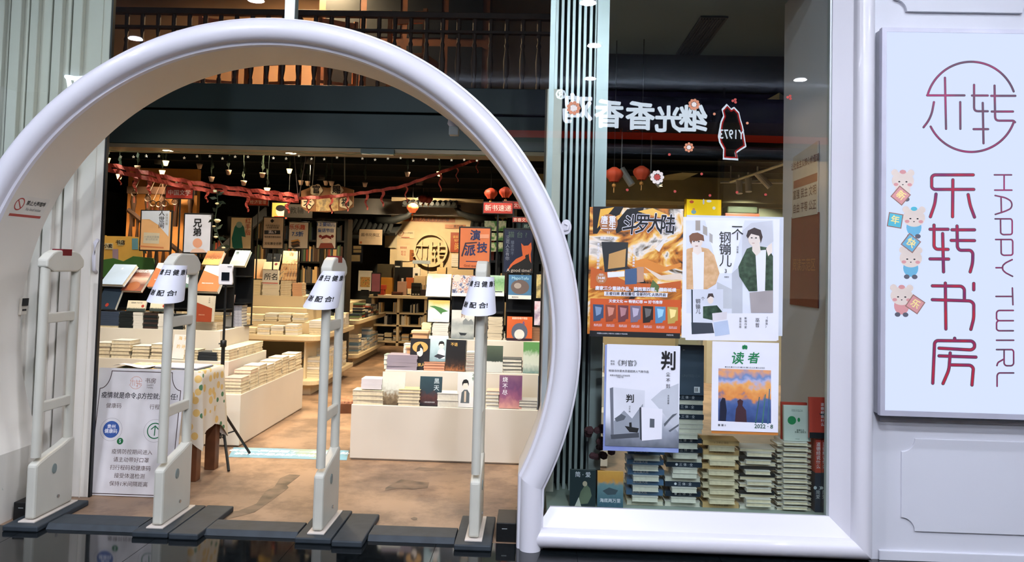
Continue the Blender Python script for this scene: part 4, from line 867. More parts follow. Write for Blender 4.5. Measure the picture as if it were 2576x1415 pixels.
facing('whale novel with orange sky cover in the window', 1503, 1186, 1566, 1281, .13, .2, cover('whale_cover', [(60, 92, 110), (90, 120, 130), (110, 140, 146), (214, 150, 70), (226, 166, 80)], 'grad', 6, axis=1, dist=.3, pos=[0, .35, .62, .74, 1]), .08, .026, (('海底两万里', .5, .18, .12, PAPER), BX([(.2, .45), (.45, .55), (.8, .48), (.7, .36), (.4, .34)], c_(70, 84, 92))))
# withered bouquet in the window corner
bq = thing('dried_bouquet', 'dark dried pink bouquet behind the two window novels', 'bouquet', (at(1512, 1150, .30).x, .30, .2))
MB().lathe([(.03, 0), (.05, .02), (.055, .12), (.04, .16)], 14).obj('vase', DWOOD, bq, smooth=True)
for i in range(26):
    a, r = R_.uniform(0, 6.3), R_.uniform(0, .085); MB().lathe([(.001, -.02), (.02, -.012), (.024, .004), (.012, .02), (.001, .018)], 8, (r*math.cos(a), r*math.sin(a), .24+R_.uniform(0, .2))).obj('flower_head', mat('dried_pink', (110, 70, 76), .9, var=.25), bq)

# ---------------- tiered displays
def tiered(name, label, boxes):
    t = thing(name, label, 'display')
    for nm, a, b in boxes: MB().box(a, b).obj(nm, DISPW, t, bevel=.004)
    return t
Z1, Z2, Z3 = .445, .70, .95
tiered('tiered_display', 'white stepped book display at right of entrance', (('lower_tier', (-1.475, 1.835, .012), (.62, 3.36, Z1)), ('middle_tier', (-1.255, 2.09, Z1), (.62, 3.36, Z2)), ('upper_tier', (-.79, 2.36, Z2), (.62, 3.36, Z3)), ('plinth', (-1.465, 1.85, 0), (.6, 3.35, .012))))
tiered('tiered_display', 'white stepped book display at left of entrance', (('lower_tier', (-5.4, 2.13, .012), (-2.50, 3.96, Z1)), ('middle_tier', (-5.4, 2.32, Z1), (-2.69, 3.30, Z2)), ('upper_tier', (-5.4, 2.52, Z2), (-2.855, 3.25, Z3)), ('plinth', (-5.39, 2.15, 0), (-2.51, 3.95, .012))))

def pstack(x0, x1, yt, Y, z0, n, looks, where, group, dep=.2, jit=.004, edge=None):
    a, b = at(x0, yt, Y), at(x1, yt, Y); W = b.x-a.x; t = max(.008, (a.z-z0)/n-.0006); sp = []
    for i in range(n):
        lk, cm, pm, kind = looks[i % len(looks)] if edge is None or i < n-1 else edge
        sp.append((lk, *((dep, W) if kind in 'sp' else (W, dep)), t, cm, pm, {'s': 90, 'p': -90, 'e': 0}[kind]))
    return stack((a.x+b.x)/2, Y+dep/2, z0, sp, where, group, jit)
# -- right display, lower tier (front edge at Y 1.84)
YA = 1.85
pstack(888, 965, 982, YA, Z1, 3, [('thick cream', CREAM, PAGES, 'p')], 'of stack at left end of lower right tier', 'cream books on the lower right tier', .16, .006)
a = at(920, 982, YA).z+.004; pstack(910, 962, 953, YA+.02, a, 2, [('white flowery', c_(222, 216, 218), PAGEW, 's')], 'on the cream stack of lower tier', 'white books on the cream stack', .15)
facing('plastic-wrapped book with brown rocks on lower right tier', 962, 937, 1017, 1015, YA+.03, Z1, cover('rock_cover', [(86, 72, 52), (130, 112, 86), (206, 208, 196), (216, 218, 206), (212, 214, 200)], 'grad', 9, axis=1, dist=.5, pos=[0, .25, .5, .7, 1], coat=.8), .16, .02)
pstack(1002, 1057, 980, YA-.01, Z1, 5, [('cream paperback', CREAM, PAGES, 'p')], 'of stack beside the dark teal book', 'cream paperbacks on the lower right tier', .15, edge=('yellow-covered paperback', c_(226, 200, 140), PAGES, 'p'))
facing('glossy dark teal book with pale title on lower tier', 1057, 949, 1110, 1018, YA+.03, Z1, cover('dark_teal_cover', [(34, 30, 34), (84, 52, 48), (40, 58, 66), (46, 70, 78)], 'grad', 5, axis=1, dist=.4, coat=.9, pos=[0, .3, .5, 1]), .16, .024, (('黑天', .76, .72, .2, c_(190, 206, 210), V), ('一部黑夜里的故事', .45, .12, .05, c_(200, 200, 200))))
pstack(1099, 1152, 990, YA-.01, Z1, 2, [('thick white', OFFW, PAGEW, 'p')], 'of pair right of the dark teal book', 'thick white books on the lower tier', .16, .008)
def young(u, c1, c2, hair): return (BX([(u-.2, .12), (u-.16, .42), (u-.05, .5), (u+.1, .5), (u+.2, .4), (u+.2, .12)], c1), DS(u, .62, .13, SK, 1.2, .0003), BX([(u-.14, .6), (u-.15, .7), (u-.09, .78), (u+.03, .8), (u+.12, .76), (u+.15, .68), (u+.14, .6), (u+.09, .69), (u-.08, .68)], hair, .0005), BX([(u-.04, .15), (u-.04, .46), (u+.05, .46), (u+.05, .15)], c2, .0002))
facing('white novel showing a young man waving on lower tier', 1152, 938, 1205, 1023, YA+.02, Z1, c_(224, 224, 222), .12, .026, young(.36, c_(92, 100, 104), c_(206, 190, 170), INK)+(('不良\n情侣', .8, .86, .1, c_(60, 110, 80)), BX([(.62, .3), (.7, .62), (.9, .6), (.86, .3)], SK, .0004)))
pstack(1223, 1256, 984, YA, Z1, 5, [('cream paperback', CREAM, PAGEW, 'p')], 'of stack right of the last gate', 'cream paperbacks beside the last gate', .15, edge=('peach-covered paperback', c_(222, 176, 150), PAGEW, 'p'))
facing('purple sunset novel on lower right tier', 1257, 946, 1312, 1029, YA+.03, Z1, cover('purple_sunset', [(206, 150, 140), (150, 90, 120), (110, 72, 112), (132, 92, 120)], 'grad', 4, axis=1, dist=.6, coat=.6), .14, .03, (('烧不尽', .25, .66, .17, PAPER, V),))
pstack(1306, 1352, 1008, YA, Z1, 3, [('grey-edged', GREY, PAGEW, 'p')], 'of low stack beside the purple novel', 'grey books on the lower right tier', .16)
facing('narrow blue novel half hidden by the door jamb', 1354, 948, 1390, 1034, YA+.02, Z1, cover('night_blue', [(40, 60, 90), (90, 120, 150)], 'noise', 9), .12, .024)
# -- right display, middle tier
YB = 2.11
pstack(966, 990, 893, YB+.03, Z2, 3, [('pale green-edged', SAGE, PAGEW, 'p')], 'behind the lilac magazines', 'pale books on the middle right tier', .14)
pstack(976, 1052, 893, YB, Z2, 4, [('lilac-edged magazine', LILAC, c_(120, 112, 122), 's')], 'of tilted pile at left of middle tier', 'lilac magazines on the middle right tier', .18, .008)
pstack(1014, 1036, 866, YB+.16, Z2, 5, [('white thick', OFFW, PAGEW, 'p')], 'behind the lilac magazines', 'white books behind the lilac magazines', .12)
facing('black and gold manga novel on middle tier', 1033, 853, 1080, 926, YB+.05, Z2, c_(34, 32, 34), .14, .024, (DS(.5, .72, .4, c_(206, 160, 92), .7), BX([(.3, .2), (.34, .7), (.5, .84), (.66, .7), (.72, .2)], c_(28, 26, 30), .0003), DS(.5, .56, .16, c_(226, 214, 206), 1.4, .0005), ('夜旅人', .5, .15, .12, c_(226, 190, 110)), BX([(.34, .56), (.36, .76), (.52, .84), (.5, .6)], INK, .0007)))
o, zz = pstack(1065, 1118, 912, YB, Z2, 3, [('peach-covered', c_(206, 140, 108), c_(214, 160, 130), 'p')], 'of peach pile under the pale blue novel', 'peach books on the middle right tier', .17)
facing('pale blue novel with back-turned youth on peach pile', 1079, 846, 1126, 911, YB+.07, zz, cover('mist_blue', [(120, 150, 160), (170, 194, 202), (196, 212, 216)], 'grad', 4, axis=1, dist=.4), .14, .022, young(.66, c_(226, 226, 228), c_(226, 226, 228), INK)+(BX([(.3, .2), (.5, .3), (.9, .22), (.6, .1)], c_(50, 52, 60), .0004),))
facing('dark thriller with ember glow on middle tier', 1123, 856, 1172, 927, YB+.04, Z2, cover('ember_cover', [(150, 96, 60), (60, 44, 36), (34, 32, 32), (30, 30, 32)], 'grad', 7, axis=1, dist=.5, pos=[0, .16, .4, 1]), .12, .034, (('不语', .4, .84, .12, Gd),), rz=-.15)
pstack(1173, 1203, 887, YB, Z2, 11, [('thin white', OFFW, PAGEW, 'p'), ('thin peach', PINKB, PAGEW, 'p')], 'of thin pile left of last gate', 'thin books on the middle right tier', .15)
facing('book with dark forest photo right of last gate', 1224, 871, 1264, 935, YB+.03, Z2, cover('forest_photo', [(196, 200, 196), (206, 208, 202), (50, 62, 56), (84, 96, 80)], 'grad', 8, axis=1, dist=.12, pos=[0, .38, .42, 1]), .12, .02)
pstack(1266, 1314, 903, YB+.02, Z2, 4, [('black-covered thick', c_(56, 62, 64), PAGEW, 'p')], 'of dark pile beside the leafy novel', 'black-covered books on the middle tier', .16, .006)
facing('white novel with green leaf print on middle tier', 1317, 862, 1362, 933, YB+.03, Z2, cover('leaf_print', [(110, 140, 136), (206, 214, 202), (200, 210, 196), (96, 150, 90)], 'grad', 8, axis=1, dist=.3, pos=[0, .3, .55, .75]), .12, .022)
# -- right display, upper tier: racks and books
YC = 2.39
def rack(x0, x1, ytop, Y, z0, label):
    a, b = at(x0, ytop, Y), at(x1, ytop, Y); t = thing('book_rack', label, 'rack', ((a.x+b.x)/2, Y, z0)); w = (b.x-a.x)/2; H = a.z-z0
    for s in (-1, 1): MB().tube([(s*w, .10, 0), (s*w, .06, H)], .008, 6).obj('upright', BLACK, t)
    MB().box((-w, .062, H*.30), (w, .072, H)).obj('back_plate', BLACK, t)
    for f in (.42,):
        MB().box((-w, -.03, H*f), (w, .07, H*f+.008)).obj('ledge', BLACK, t); MB().box((-w, -.035, H*f), (w, -.03, H*f+.02)).obj('lip', BLACK, t)
    MB().box((-w, -.05, 0), (w, .12, .006)).obj('foot', BLACK, t)
    return H
for x0, x1, yt, lab in ((1076, 1132, 700, 'black rack holding the white leaf books'), (1137, 1195, 700, 'black rack holding the comic anthology'), (1218, 1268, 700, 'black rack holding the green field book'), (1276, 1338, 690, 'black rack holding the blue cat book'), (1344, 1392, 690, 'black rack partly behind the door jamb')):
    rack(x0, x1, yt, YC+.12, Z3, lab)
stl = thing('peach_box', 'stepped peach storage box at left end of upper tier', 'box', (at(1057, 850, 2.33).x, 2.30, Z2))
MB().box((-.10, -.06, 0), (.09, .10, .17)).obj('lower_box', c_(226, 176, 128), stl, bevel=.006); MB().box((-.11, -.07, .17), (.10, .11, .19)).obj('lid', c_(230, 184, 138), stl, bevel=.004); MB().box((-.06, -.03, .19), (.07, .08, .30)).obj('upper_box', c_(226, 172, 126), stl, bevel=.006); MB().box((-.07, -.04, .30), (.08, .09, .325)).obj('upper_lid', c_(230, 190, 146), stl, bevel=.004)
pstack(1061, 1084, 814, YC, Z3, 8, [('yellow-striped white', c_(222, 218, 176), PAGEW, 's')], 'beside the green leaf pile', 'yellow-striped books on the upper tier', .15)
pstack(1088, 1128, 814, YC, Z3, 8, [('white', OFFW, PAGEW, 's')], 'of pile under the green leaf book', 'white books under the leaf book', .15)
leaf = cover('leaf_book', [(216, 218, 214), (222, 224, 220), (206, 200, 160), (214, 176, 96)], 'grad', 3, axis=1, dist=.3, coat=.8, pos=[0, .5, .75, .92])
zl = at(1100, 812, YC).z
facing('white book with single green leaf below its slanted twin', 1078, 756, 1130, 811, YC+.06, zl, leaf, .1, .022, (BX([(.05, .72), (.3, .62), (.55, .42), (.62, .34), (.68, .44), (.95, .5), (.6, .66), (.3, .74)], c_(70, 120, 66)), ('Being with the Leaves', .45, .12, .045, GREY)))
facing('plastic-wrapped white leaf book slanted on black rack', 1073, 692, 1132, 750, YC+.10, None, leaf, .45, .022, (BX([(.1, .55), (.4, .5), (.55, .32), (.7, .46), (.95, .5), (.6, .6)], c_(196, 200, 190)), ('Being with the Leaves', .45, .1, .045, GREY)))
facing('crowded comic anthology on black rack behind last gate', 1138, 694, 1196, 748, YC+.08, None, cover('comic_crowd', [(40, 44, 60), (70, 84, 120), (196, 180, 170), (120, 60, 60), (226, 214, 196)], 'noise', 34, coat=.6), .25, .02, (BX(rect(0, 0, 1, .14), OFFW), DS(.2, .85, .16, PINKB)))
facing('grey landscape novel with small boat on upper tier', 1137, 781, 1192, 855, YC+.02, Z3, cover('boat_cover', [(120, 128, 130), (176, 180, 176), (150, 156, 154), (206, 206, 200), (200, 202, 198)], 'grad', 4, axis=1, dist=.35, coat=.7), .10, .03, (('判', .5, .8, .16, c_(120, 84, 60)), BX([(.34, .22), (.7, .2), (.62, .12), (.42, .12)], c_(40, 44, 48)), BX([(.5, .62), (.62, .72), (.74, .62), (.86, .7), (.97, .58), (.97, .5), (.5, .5)], c_(126, 132, 134))))
facing('book with green field cover right of last gate', 1226, 694, 1268, 747, YC+.09, None, cover('field_cover', [(206, 210, 200), (130, 160, 110), (84, 130, 70), (150, 176, 150)], 'grad', 8, axis=1, dist=.4, pos=[.1, .3, .7, 1]), .2, .02, (BX(rect(.1, .18, .9, .24), c_(60, 70, 60)),))
pstack(1228, 1264, 799, YC, Z3, 13, [('beige-spined', c_(204, 190, 164), PAGES, 's')], 'of tall beige pile on upper tier', 'beige books on the upper tier', .16)
facing('blue cookbook-like novel with round cat picture on rack', 1280, 693, 1336, 755, YC+.08, None, c_(58, 104, 140), .2, .022, (('MapoTofu', .5, .86, .17, c_(150, 190, 206)), DS(.5, .5, .4, c_(92, 78, 74), .8), DS(.4, .55, .16, c_(150, 140, 134), .8, .0003), BX(rect(0, 0, 1, .16), c_(206, 206, 200)), ('福建美味', .3, .07, .07, INK)))
facing('orange comic with grey blob figure on upper tier', 1276, 797, 1338, 859, YC, Z3, c_(206, 98, 52), .1, .026, (('就喜欢你看不惯我', .5, .92, .1, c_(240, 210, 190), dict(sx=.8, bold=.03)), DS(.5, .36, .32, c_(92, 98, 116), 1.1), DS(.5, .26, .2, c_(226, 222, 216), 1.0, .0004), ('6', .66, .74, .2, c_(60, 80, 150)), BX(rect(0, 0, 1, .1), c_(60, 40, 50), .0005)))
facing('yellow and black cover leaning behind the door jamb', 1350, 692, 1392, 752, YC+.08, None, cover('ink_yellow', [(40, 40, 36), (190, 170, 110), (120, 128, 100)], 'noise', 14), .2, .02)
facing('pink and white cover below the yellow one at jamb', 1345, 759, 1392, 820, YC+.03, None, cover('pink_white', [(120, 90, 130), (214, 206, 214), (206, 120, 140)], 'noise', 10, coat=.7), .12, .02)
pstack(1338, 1392, 826, YC+.02, Z3, 6, [('brown-edged', c_(150, 110, 84), c_(160, 120, 92), 's')], 'of brown pile beside the orange comic', 'brown books on the upper tier', .15)

# ---------------- left display
YL3 = 2.54
DKS = ('dark navy', c_(58, 70, 90), PAGEW, 's'); BKS = ('black-spined', c_(28, 34, 36), PAGES, 's'); WHS = ('pale-edged', OFFW, PAGEW, 's')
pstack(243, 300, 784, YL3, Z3, 8, [('cream-edged', CREAM, PAGES, 'p'), DKS, DKS, DKS, DKS, DKS, DKS, DKS], 'of navy pile at far left of upper tier', 'navy books on the upper left tier', .16)
pstack(301, 334, 786, YL3, Z3, 7, [BKS], 'of black pile under red-brown book', 'black books on the upper left tier', .16)
pstack(336, 360, 786, YL3, Z3, 6, [WHS], 'of pale pile between two black piles', 'pale books on the upper left tier', .15)
pstack(362, 397, 788, YL3, Z3, 7, [('orange-and-black', c_(60, 48, 44), PAGES, 's'), BKS], 'of black pile left of second gate post', 'more black books on the upper left tier', .16)
pstack(399, 424, 790, YL3, Z3, 6, [WHS], 'of pale pile behind second gate post', 'pale books behind the second gate', .15)
pstack(428, 462, 792, YL3, Z3, 6, [BKS], 'of black pile seen between gate posts', 'black books between the gate posts', .16)
pstack(466, 545, 812, YL3, Z3, 3, [('buff lettered', c_(206, 192, 166), PAGES, 's')], 'under the red-and-buff boxed set', 'buff books on the upper left tier', .16)
city = cover('city_cover', [(52, 62, 60), (60, 70, 66), (216, 206, 180), (220, 210, 184)], 'grad', 16, axis=1, dist=.22, pos=[0, .24, .34, 1])
for x0, x1, lab in ((321, 366, 'cream skyline novel standing left on black pile'), (379, 418, 'cream skyline novel standing beside second gate paper')):
    facing(lab, x0, 758, x1, 786, YL3+.03, None, city, .3, .02, (('西西弗 千与千寻', .5, .78, .14, INK), DS(.85, .5, .08, REDB)))
def slant_rack(x0, x1, y0, y1, Y, label):
    a, b = at(x0, y0, Y), at(x1, y1, Y); t = thing('book_rack', label, 'rack', ((a.x+b.x)/2, Y+.27, Z3)); w = (b.x-a.x)/2
    for s in (-1, 1): MB().tube([(s*w, 0, 0), (s*w, 0, a.z-Z3-.02)], .008, 6).obj('upright', BLACK, t)
    MB().box((-w, -.004, .25*(a.z-Z3)), (w, .006, a.z-Z3-.04)).obj('back_plate', BLACK, t)
    for f in (.30, .66): MB().box((-w, -.20, (a.z-Z3)*f), (w, .0, (a.z-Z3)*f+.008)).obj('ledge', BLACK, t)
    MB().box((-w, -.1, 0), (w, .06, .006)).obj('foot', BLACK, t)
for x0, x1, lab in ((243, 305, 'black slanted rack at far left of upper tier'), (312, 366, 'black slanted rack holding the red-brown book'), (376, 440, 'black slanted rack behind second gate paper'), (450, 490, 'black slanted rack behind the green book'), (496, 556, 'black slanted rack near the thermometer')):
    slant_rack(x0, x1, 668, 830, YL3+.06, lab)
slant_rack(505, 560, 634, 830, YL3+.36, 'black rack behind the sepia photo novel')
slant_rack(572, 606, 632, 830, YL3+.40, 'black rack behind the pale letter book')
facing('pale blue-grey book slanted on the leftmost rack', 252, 671, 318, 723, YL3+.10, None, c_(176, 196, 220), .75, .035, (('鹿', .5, .78, .1, PAPER),), rz=-.25)
facing('dark navy book with red seal on leftmost rack', 246, 730, 297, 782, YL3+.07, None, c_(46, 60, 76), .45, .03, (DS(.5, .2, .09, REDB),), rz=-.2)
facing('red-brown planet novel slanted on rack', 306, 683, 362, 738, YL3+.10, None, cover('planet_cover', [(150, 84, 60), (110, 60, 46), (214, 180, 160), (140, 76, 56), (92, 48, 40)], 'grad', 3, axis=1, dist=.15, coat=.8, pos=[0, .3, .55, .7, 1]), .7, .03, (('时间的秩序', .5, .9, .14, c_(206, 206, 206), dict(bold=.03)), DS(.5, .22, .3, c_(160, 96, 60), .8)), rz=-.22)
ow = (BX([(0, 0), (1, 0), (1, .52), (.0, .8)], c_(206, 116, 70)), ('人世间', .82, .82, .07, GREY, V), ('茅盾文学奖获奖作品', .42, .3, .045, PAPER))
facing('orange and white novel half hidden by second gate paper', 374, 666, 432, 728, YL3+.10, None, OFFW, .6, .03, ow, rz=-.15)
facing('orange and white novel slanted near the thermometer', 496, 674, 553, 740, YL3+.10, None, OFFW, .6, .04, ow, rz=-.15)
facing('red and buff boxed novel below its orange twin', 494, 744, 540, 811, YL3, None, c_(206, 196, 176), .06, .05, (BX([(0, 0), (1, 0), (1, .52), (0, .76)], c_(150, 66, 42)), ('人世间', .82, .82, .07, INK, V), ('茅盾文学奖', .45, .26, .05, c_(220, 180, 150))), rz=-.12)
facing('green book with white dancers seen between gate posts', 456, 680, 492, 727, YL3+.09, None, c_(84, 112, 104), .4, .024, (BX([(.2, .3), (.3, .8), (.4, .5), (.6, .86), (.62, .4), (.9, .5), (.5, .2)], PAPER),))
facing('sepia photo novel above the thermometer', 511, 637, 556, 673, YL3+.36, None, cover('sepia_photo', [(214, 170, 100), (220, 176, 104), (150, 84, 46), (196, 130, 70)], 'grad', 12, axis=1, dist=.5, pos=[0, .35, .5, 1]), .6, .04, rz=-.2)
facing('pale yellow and blue letter book above thermometer', 579, 634, 620, 674, YL3+.5, None, cover('letter_book', [(226, 210, 166), (222, 208, 166), (160, 190, 196), (170, 200, 206)], 'grad', 5, axis=1, dist=.2, pos=[0, .25, .45, 1]), .6, .03, (('信', .2, .82, .2, INK),), rz=-.2)
# middle tier of the left display
YL2 = 2.335
CRB = ('cream-paged', CREAM, PAGES, 'p')
for x0, x1, yt, n, wh in ((236, 278, 862, 4, 'of first cream pile on middle left tier'), (279, 328, 856, 5, 'of second cream pile on middle left tier'), (333, 376, 870, 4, 'of third cream pile on middle left tier'), (379, 412, 866, 4, 'of cream pile behind second gate post')):
    pstack(x0, x1, yt, YL2, Z2, n, [CRB], wh, 'cream piles on the middle left tier', .17, .007, edge=('white-covered cream-paged', c_(226, 222, 214), PAGES, 'p'))
facing('white poetry book standing between second gate posts', 436, 844, 480, 898, YL2+.05, Z2, c_(228, 226, 224), .2, .026, (('海 子', .5, .84, .17, Gd), ('的 诗', .45, .5, .17, Gd)), rz=-.1)
pstack(462, 498, 880, YL2, Z2, 4, [CRB], 'of cream pile beside the poetry book', 'cream books beside the poetry book', .15, .006)
pstack(500, 547, 886, YL2, Z2, 3, [('black-spined', c_(44, 48, 54), PAGES, 's')], 'of black trio on middle left tier', 'black trio on the middle left tier', .15)
# lower tier right ledge: columns of cream books whose fore-edges face the aisle
for i in range(8):
    yc = 2.26+.222*i; n = (5, 6, 6, 6, 6, 6, 6, 6)[i]; sp = []
    for k in range(n):
        top = k == n-1
        sp.append((('pink-covered' if i < 2 else 'white-covered') if top else 'cream fore-edge', .15, .208, .027+.002*(i % 3), (PINKB if i < 2 else OFFW) if top else CREAM, PAGES, 0))
    stack(-2.585, yc, Z1, sp, 'of %s aisle column on left display' % ORD[i+1], 'aisle columns of cream books', .005)
for i in range(4):
    sp = [('cream fore-edge', .15, .208, .024, CREAM, PAGES, 0)]*4
    stack(-2.775, 2.46+.22*i, Z2, sp, 'of %s upper aisle column' % ORD[i+1], 'upper aisle columns of cream books', .006)
stack(-2.78, 2.24+.0, Z1+.0, [('white-covered large', .17, .09, .03, OFFW, PAGEW, 0)]*2, 'lying behind the lemon cloth', 'large white books behind the lemon cloth', .004) if False else None
BW = ('blue-and-white striped', cover('striped_spine', [(60, 66, 110), (206, 206, 214), (70, 80, 120)], 'wave', 22, dist=1), PAGEW, 's')
pstack(588, 609, 768, 3.06, Z3, 7, [BW], 'of striped pile right of the tripod', 'striped books right of the tripod', .15)
pstack(565, 585, 796, 3.04, Z3, 4, [WHS], 'of pale pile beside the tripod pole', 'pale books beside the tripod', .15)
facing('white book with orange and blue print beside tripod', 567, 742, 586, 795, 3.07, at(578, 796, 3.04).z+.004, cover('white_blue', [(50, 70, 120), (226, 224, 222), (222, 220, 218), (206, 130, 80)], 'grad', 4, axis=0, dist=.2, pos=[0, .35, .8, 1]), .2, .03, rz=-.3)
for x0, x1, y0, y1, cm, lab in ((330, 400, 905, 922, c_(216, 150, 96), 'flat orange book lying behind the lemon cloth'), (400, 420, 896, 915, c_(90, 120, 150), 'small blue book lying behind second gate post')):
    a, b = at(x0, y1, 2.2), at(x1, y1, 2.2); book('book', lab, ((a.x+b.x)/2, 2.225, Z1+.0003), (0, 0, .0), b.x-a.x, .15, .04, cm, PAGES)

# ---------------- island shelves further in, their books as one object
REST = MB(); RC = [OFFW, PAGES, CREAM, TAN, c_(96, 120, 90), NAVY, c_(150, 70, 54), GREY, BLK, ORG, c_(120, 150, 170), c_(196, 170, 90)]
def rest_pile(x, y, z, w, d, hgt, cols=(0, 1, 2), t0=.026):
    zz = z
    while zz < z+hgt:
        t = t0*R_.uniform(.8, 1.25); dx, dy = R_.uniform(-.005, .005), R_.uniform(-.005, .005)
        REST.box((x-w/2+dx, y-d/2+dy, zz), (x+w/2+dx, y+d/2+dy, zz+t-.002), R_.choice(cols)); zz += t
def rest_row(x0, x1, y, z, h, d=.15, cols=range(12)):
    x = x0
    while x < x1-.012:
        t = R_.uniform(.012, .034); hh = h*R_.uniform(.72, 1); REST.box((x, y, z), (x+t-.001, y+d, z+hh), R_.choice(list(cols))); x += t
def island(x0, x1, y0, y1, label, steps):
    t = thing('island_shelf', label, 'shelf', (0, 0, 0)); r = .12
    def board(z, zt, g):
        pts = [(x0-g, y0-g), (x1+g-r, y0-g)]+[(x1+g-r+r*math.sin(a), y0-g+r-r*math.cos(a)) for a in [PI/2*i/6 for i in range(1, 7)]]+[(x1+g, y1+g), (x0-g, y1+g)]
        MB().prism(pts, z, zt, 'z').obj('board', SHELFW, t, bevel=.006)
    board(.655, .715, .10); board(.64, .655, .07); board(.13, .185, .10); board(.118, .13, .07)
    MB().box((x0, y0+.06, 0), (x1-.02, y1, .118)).obj('base', SHELFW, t)
    for x in (x0+.02, (x0+x1)/2, x1-.10): MB().box((x-.012, y0+.05, .185), (x+.012, y1-.04, .64)).obj('upright', SHELFW, t)
    MB().box((x0+.03, (y0+y1)/2-.01, .185), (x1-.1, (y0+y1)/2+.01, .64)).obj('back_panel', SHELFW, t)
    z = .715
    for i, s in enumerate(steps):
        g = .2*(i+1); MB().box((x0+.05, y0+g, z), (x1-g*.5, y1-g*.6, z+s)).obj('step', SHELFW, t, bevel=.004); z += s
    return t
island(-5.2, -2.66, 4.84, 6.5, 'cream two-level island shelf behind the left display', (.14, .16, .14))
island(-5.0, -2.80, 7.62, 9.6, 'cream island shelf in the background by the counter', (.12, .12))
for x in [-4.6+.17*i for i in range(11)]:
    rest_pile(x, 4.86, .716, .15, .18, R_.uniform(.05, .11)); rest_pile(x, 5.12, .856, .15, .17, R_.uniform(.06, .10)); 
    if x < -4: rest_pile(x, 5.34, 1.016, .15, .17, R_.uniform(.10, .2), (0, 1, 2, 6))
for y in [5.05+.2*i for i in range(7)]: rest_pile(-2.66, y, .716, .16, .18, R_.uniform(.08, .2)); rest_pile(-2.68, y, .186, .16, .17, R_.uniform(.2, .36))
for x in [-4.5+.18*i for i in range(10)]: rest_pile(x, 4.92, .186, .16, .18, R_.uniform(.15, .4), (1, 2, 3, 7))
for x in [-4.4+.19*i for i in range(8)]: rest_pile(x, 7.66, .716, .16, .2, R_.uniform(.05, .2), (1, 4, 5, 7, 8)); rest_pile(x, 7.72, .186, .16, .2, R_.uniform(.1, .35), (0, 1, 7, 10))
for y in [7.8+.22*i for i in range(7)]: rest_pile(-2.82, y, .716, .16, .19, R_.uniform(.05, .25), (1, 4, 5, 6, 7, 8)); rest_pile(-2.82, y, .186, .16, .19, R_.uniform(.1, .35), (0, 1, 7, 10))

# ---------------- books standing on the top step of the first island
YI = 5.47; ZI = 1.155
def ipile(x0, x1, yt, n, look, cm, where, top=None, kind='s', dep=.19): return pstack(x0, x1, yt, YI, ZI, n, [(look, cm, PAGES, kind)], where, 'books on top of the first island', dep, .004, top)
LAB = cover('label_spine', [(222, 206, 166), (224, 208, 168), (140, 60, 44), (136, 56, 40)], 'grad', 2, axis=0, pos=[0, .66, .68, 1])
o, zt = ipile(613, 656, 704, 6, 'cream red-labelled', LAB, 'of labelled pile on first island'); facing('cream and peach book slanted on labelled pile', 622, 655, 662, 702, YI+.10, zt, cover('peach_grad', [(206, 150, 104), (222, 190, 150), (226, 212, 184)], 'grad', 2, axis=1, coat=.8), .45, .04)
RDL = cover('redline_spine', [(222, 212, 190), (222, 212, 190), (160, 64, 50), (222, 212, 190)], 'grad', 2, axis=0, pos=[0, .72, .76, .8])
o, zt = ipile(660, 703, 716, 6, 'white red-lined', RDL, 'of red-lined pile on first island'); facing('white boxed set with large title on red-lined pile', 664, 680, 702, 715, YI+.04, zt, OFFW, .05, .05, (('所名', .55, .5, .5, INK), BX(rect(0, .06, 1, .12), REDB))); facing('white book with purple seal above boxed set', 663, 662, 700, 682, YI+.10, None, c_(224, 210, 184), .6, .03, (DS(.8, .7, .1, c_(120, 50, 60)),))
o, zt = ipile(706, 734, 706, 9, 'thin beige', c_(206, 180, 140), 'of thin beige pile on first island', None, 'p'); ipile(736, 760, 712, 6, 'flesh-toned', c_(206, 160, 124), 'of flesh-toned pile on first island')
fan = cover('fan_pic', [(70, 70, 84), (206, 180, 140), (190, 150, 110), (110, 84, 70)], 'noise', 22)
for i in range(4): facing('striped picture magazine in fan, %s from left on island' % ORD[i+1], 702+7*i, 664, 726+7*i, 704, YI+.06+.012*i, zt, fan, .25, .012, (), rz=-.3)
facing('tilted patterned magazine above the fan on island', 712, 634, 750, 672, YI+.16, None, cover('pattern_mag', [(206, 180, 140), (222, 200, 160), (110, 84, 66)], 'noise', 18), .5, .03, (), rz=.2); facing('dark book with thin title above red-lined pile', 672, 640, 705, 664, YI+.2, None, c_(36, 42, 50), .4, .03, (('夜行', .5, .5, .2, GREY),))
# ================================================================== INNER SHOP
# lamp bodies for the ceiling spots
can = MB().lathe([(.001, .09), (.055, .09), (.06, .08), (.06, 0), (.052, 0), (.05, .03)], 20).mesh('spot_can', mat('spot_black', (30, 32, 34), .5), True)
cel = MB().add([(x, y, .028) for x, y in disc(0, 0, .05, 20)], [tuple(range(20))]).mesh('spot_lens', emat('warm_led', (255, 226, 180), 9))
SW = ['over the left display', 'over far left of the left display', 'over the right display', 'over right end of the right display', 'over the first island', 'over the middle aisle', 'over the second island', 'over the aisle by the counter', 'before the round wall logo', 'near the staircase', 'in the room behind the window posters', 'at far right behind the window']
for (x, y, z, p, c), wh in zip(SHOP, SW):
    t = thing('ceiling_spot', 'small black ceiling spotlight '+wh, 'spotlight', (x, y, z-.01), group='ceiling spots'); link(can, 'can', t); link(cel, 'lens', t)
flush = MB().lathe([(.05, 0), (.066, -.001), (.07, .004)], 20).mesh('flush_ring', mat('bronze_ring', (120, 106, 84), .4, .5), True)
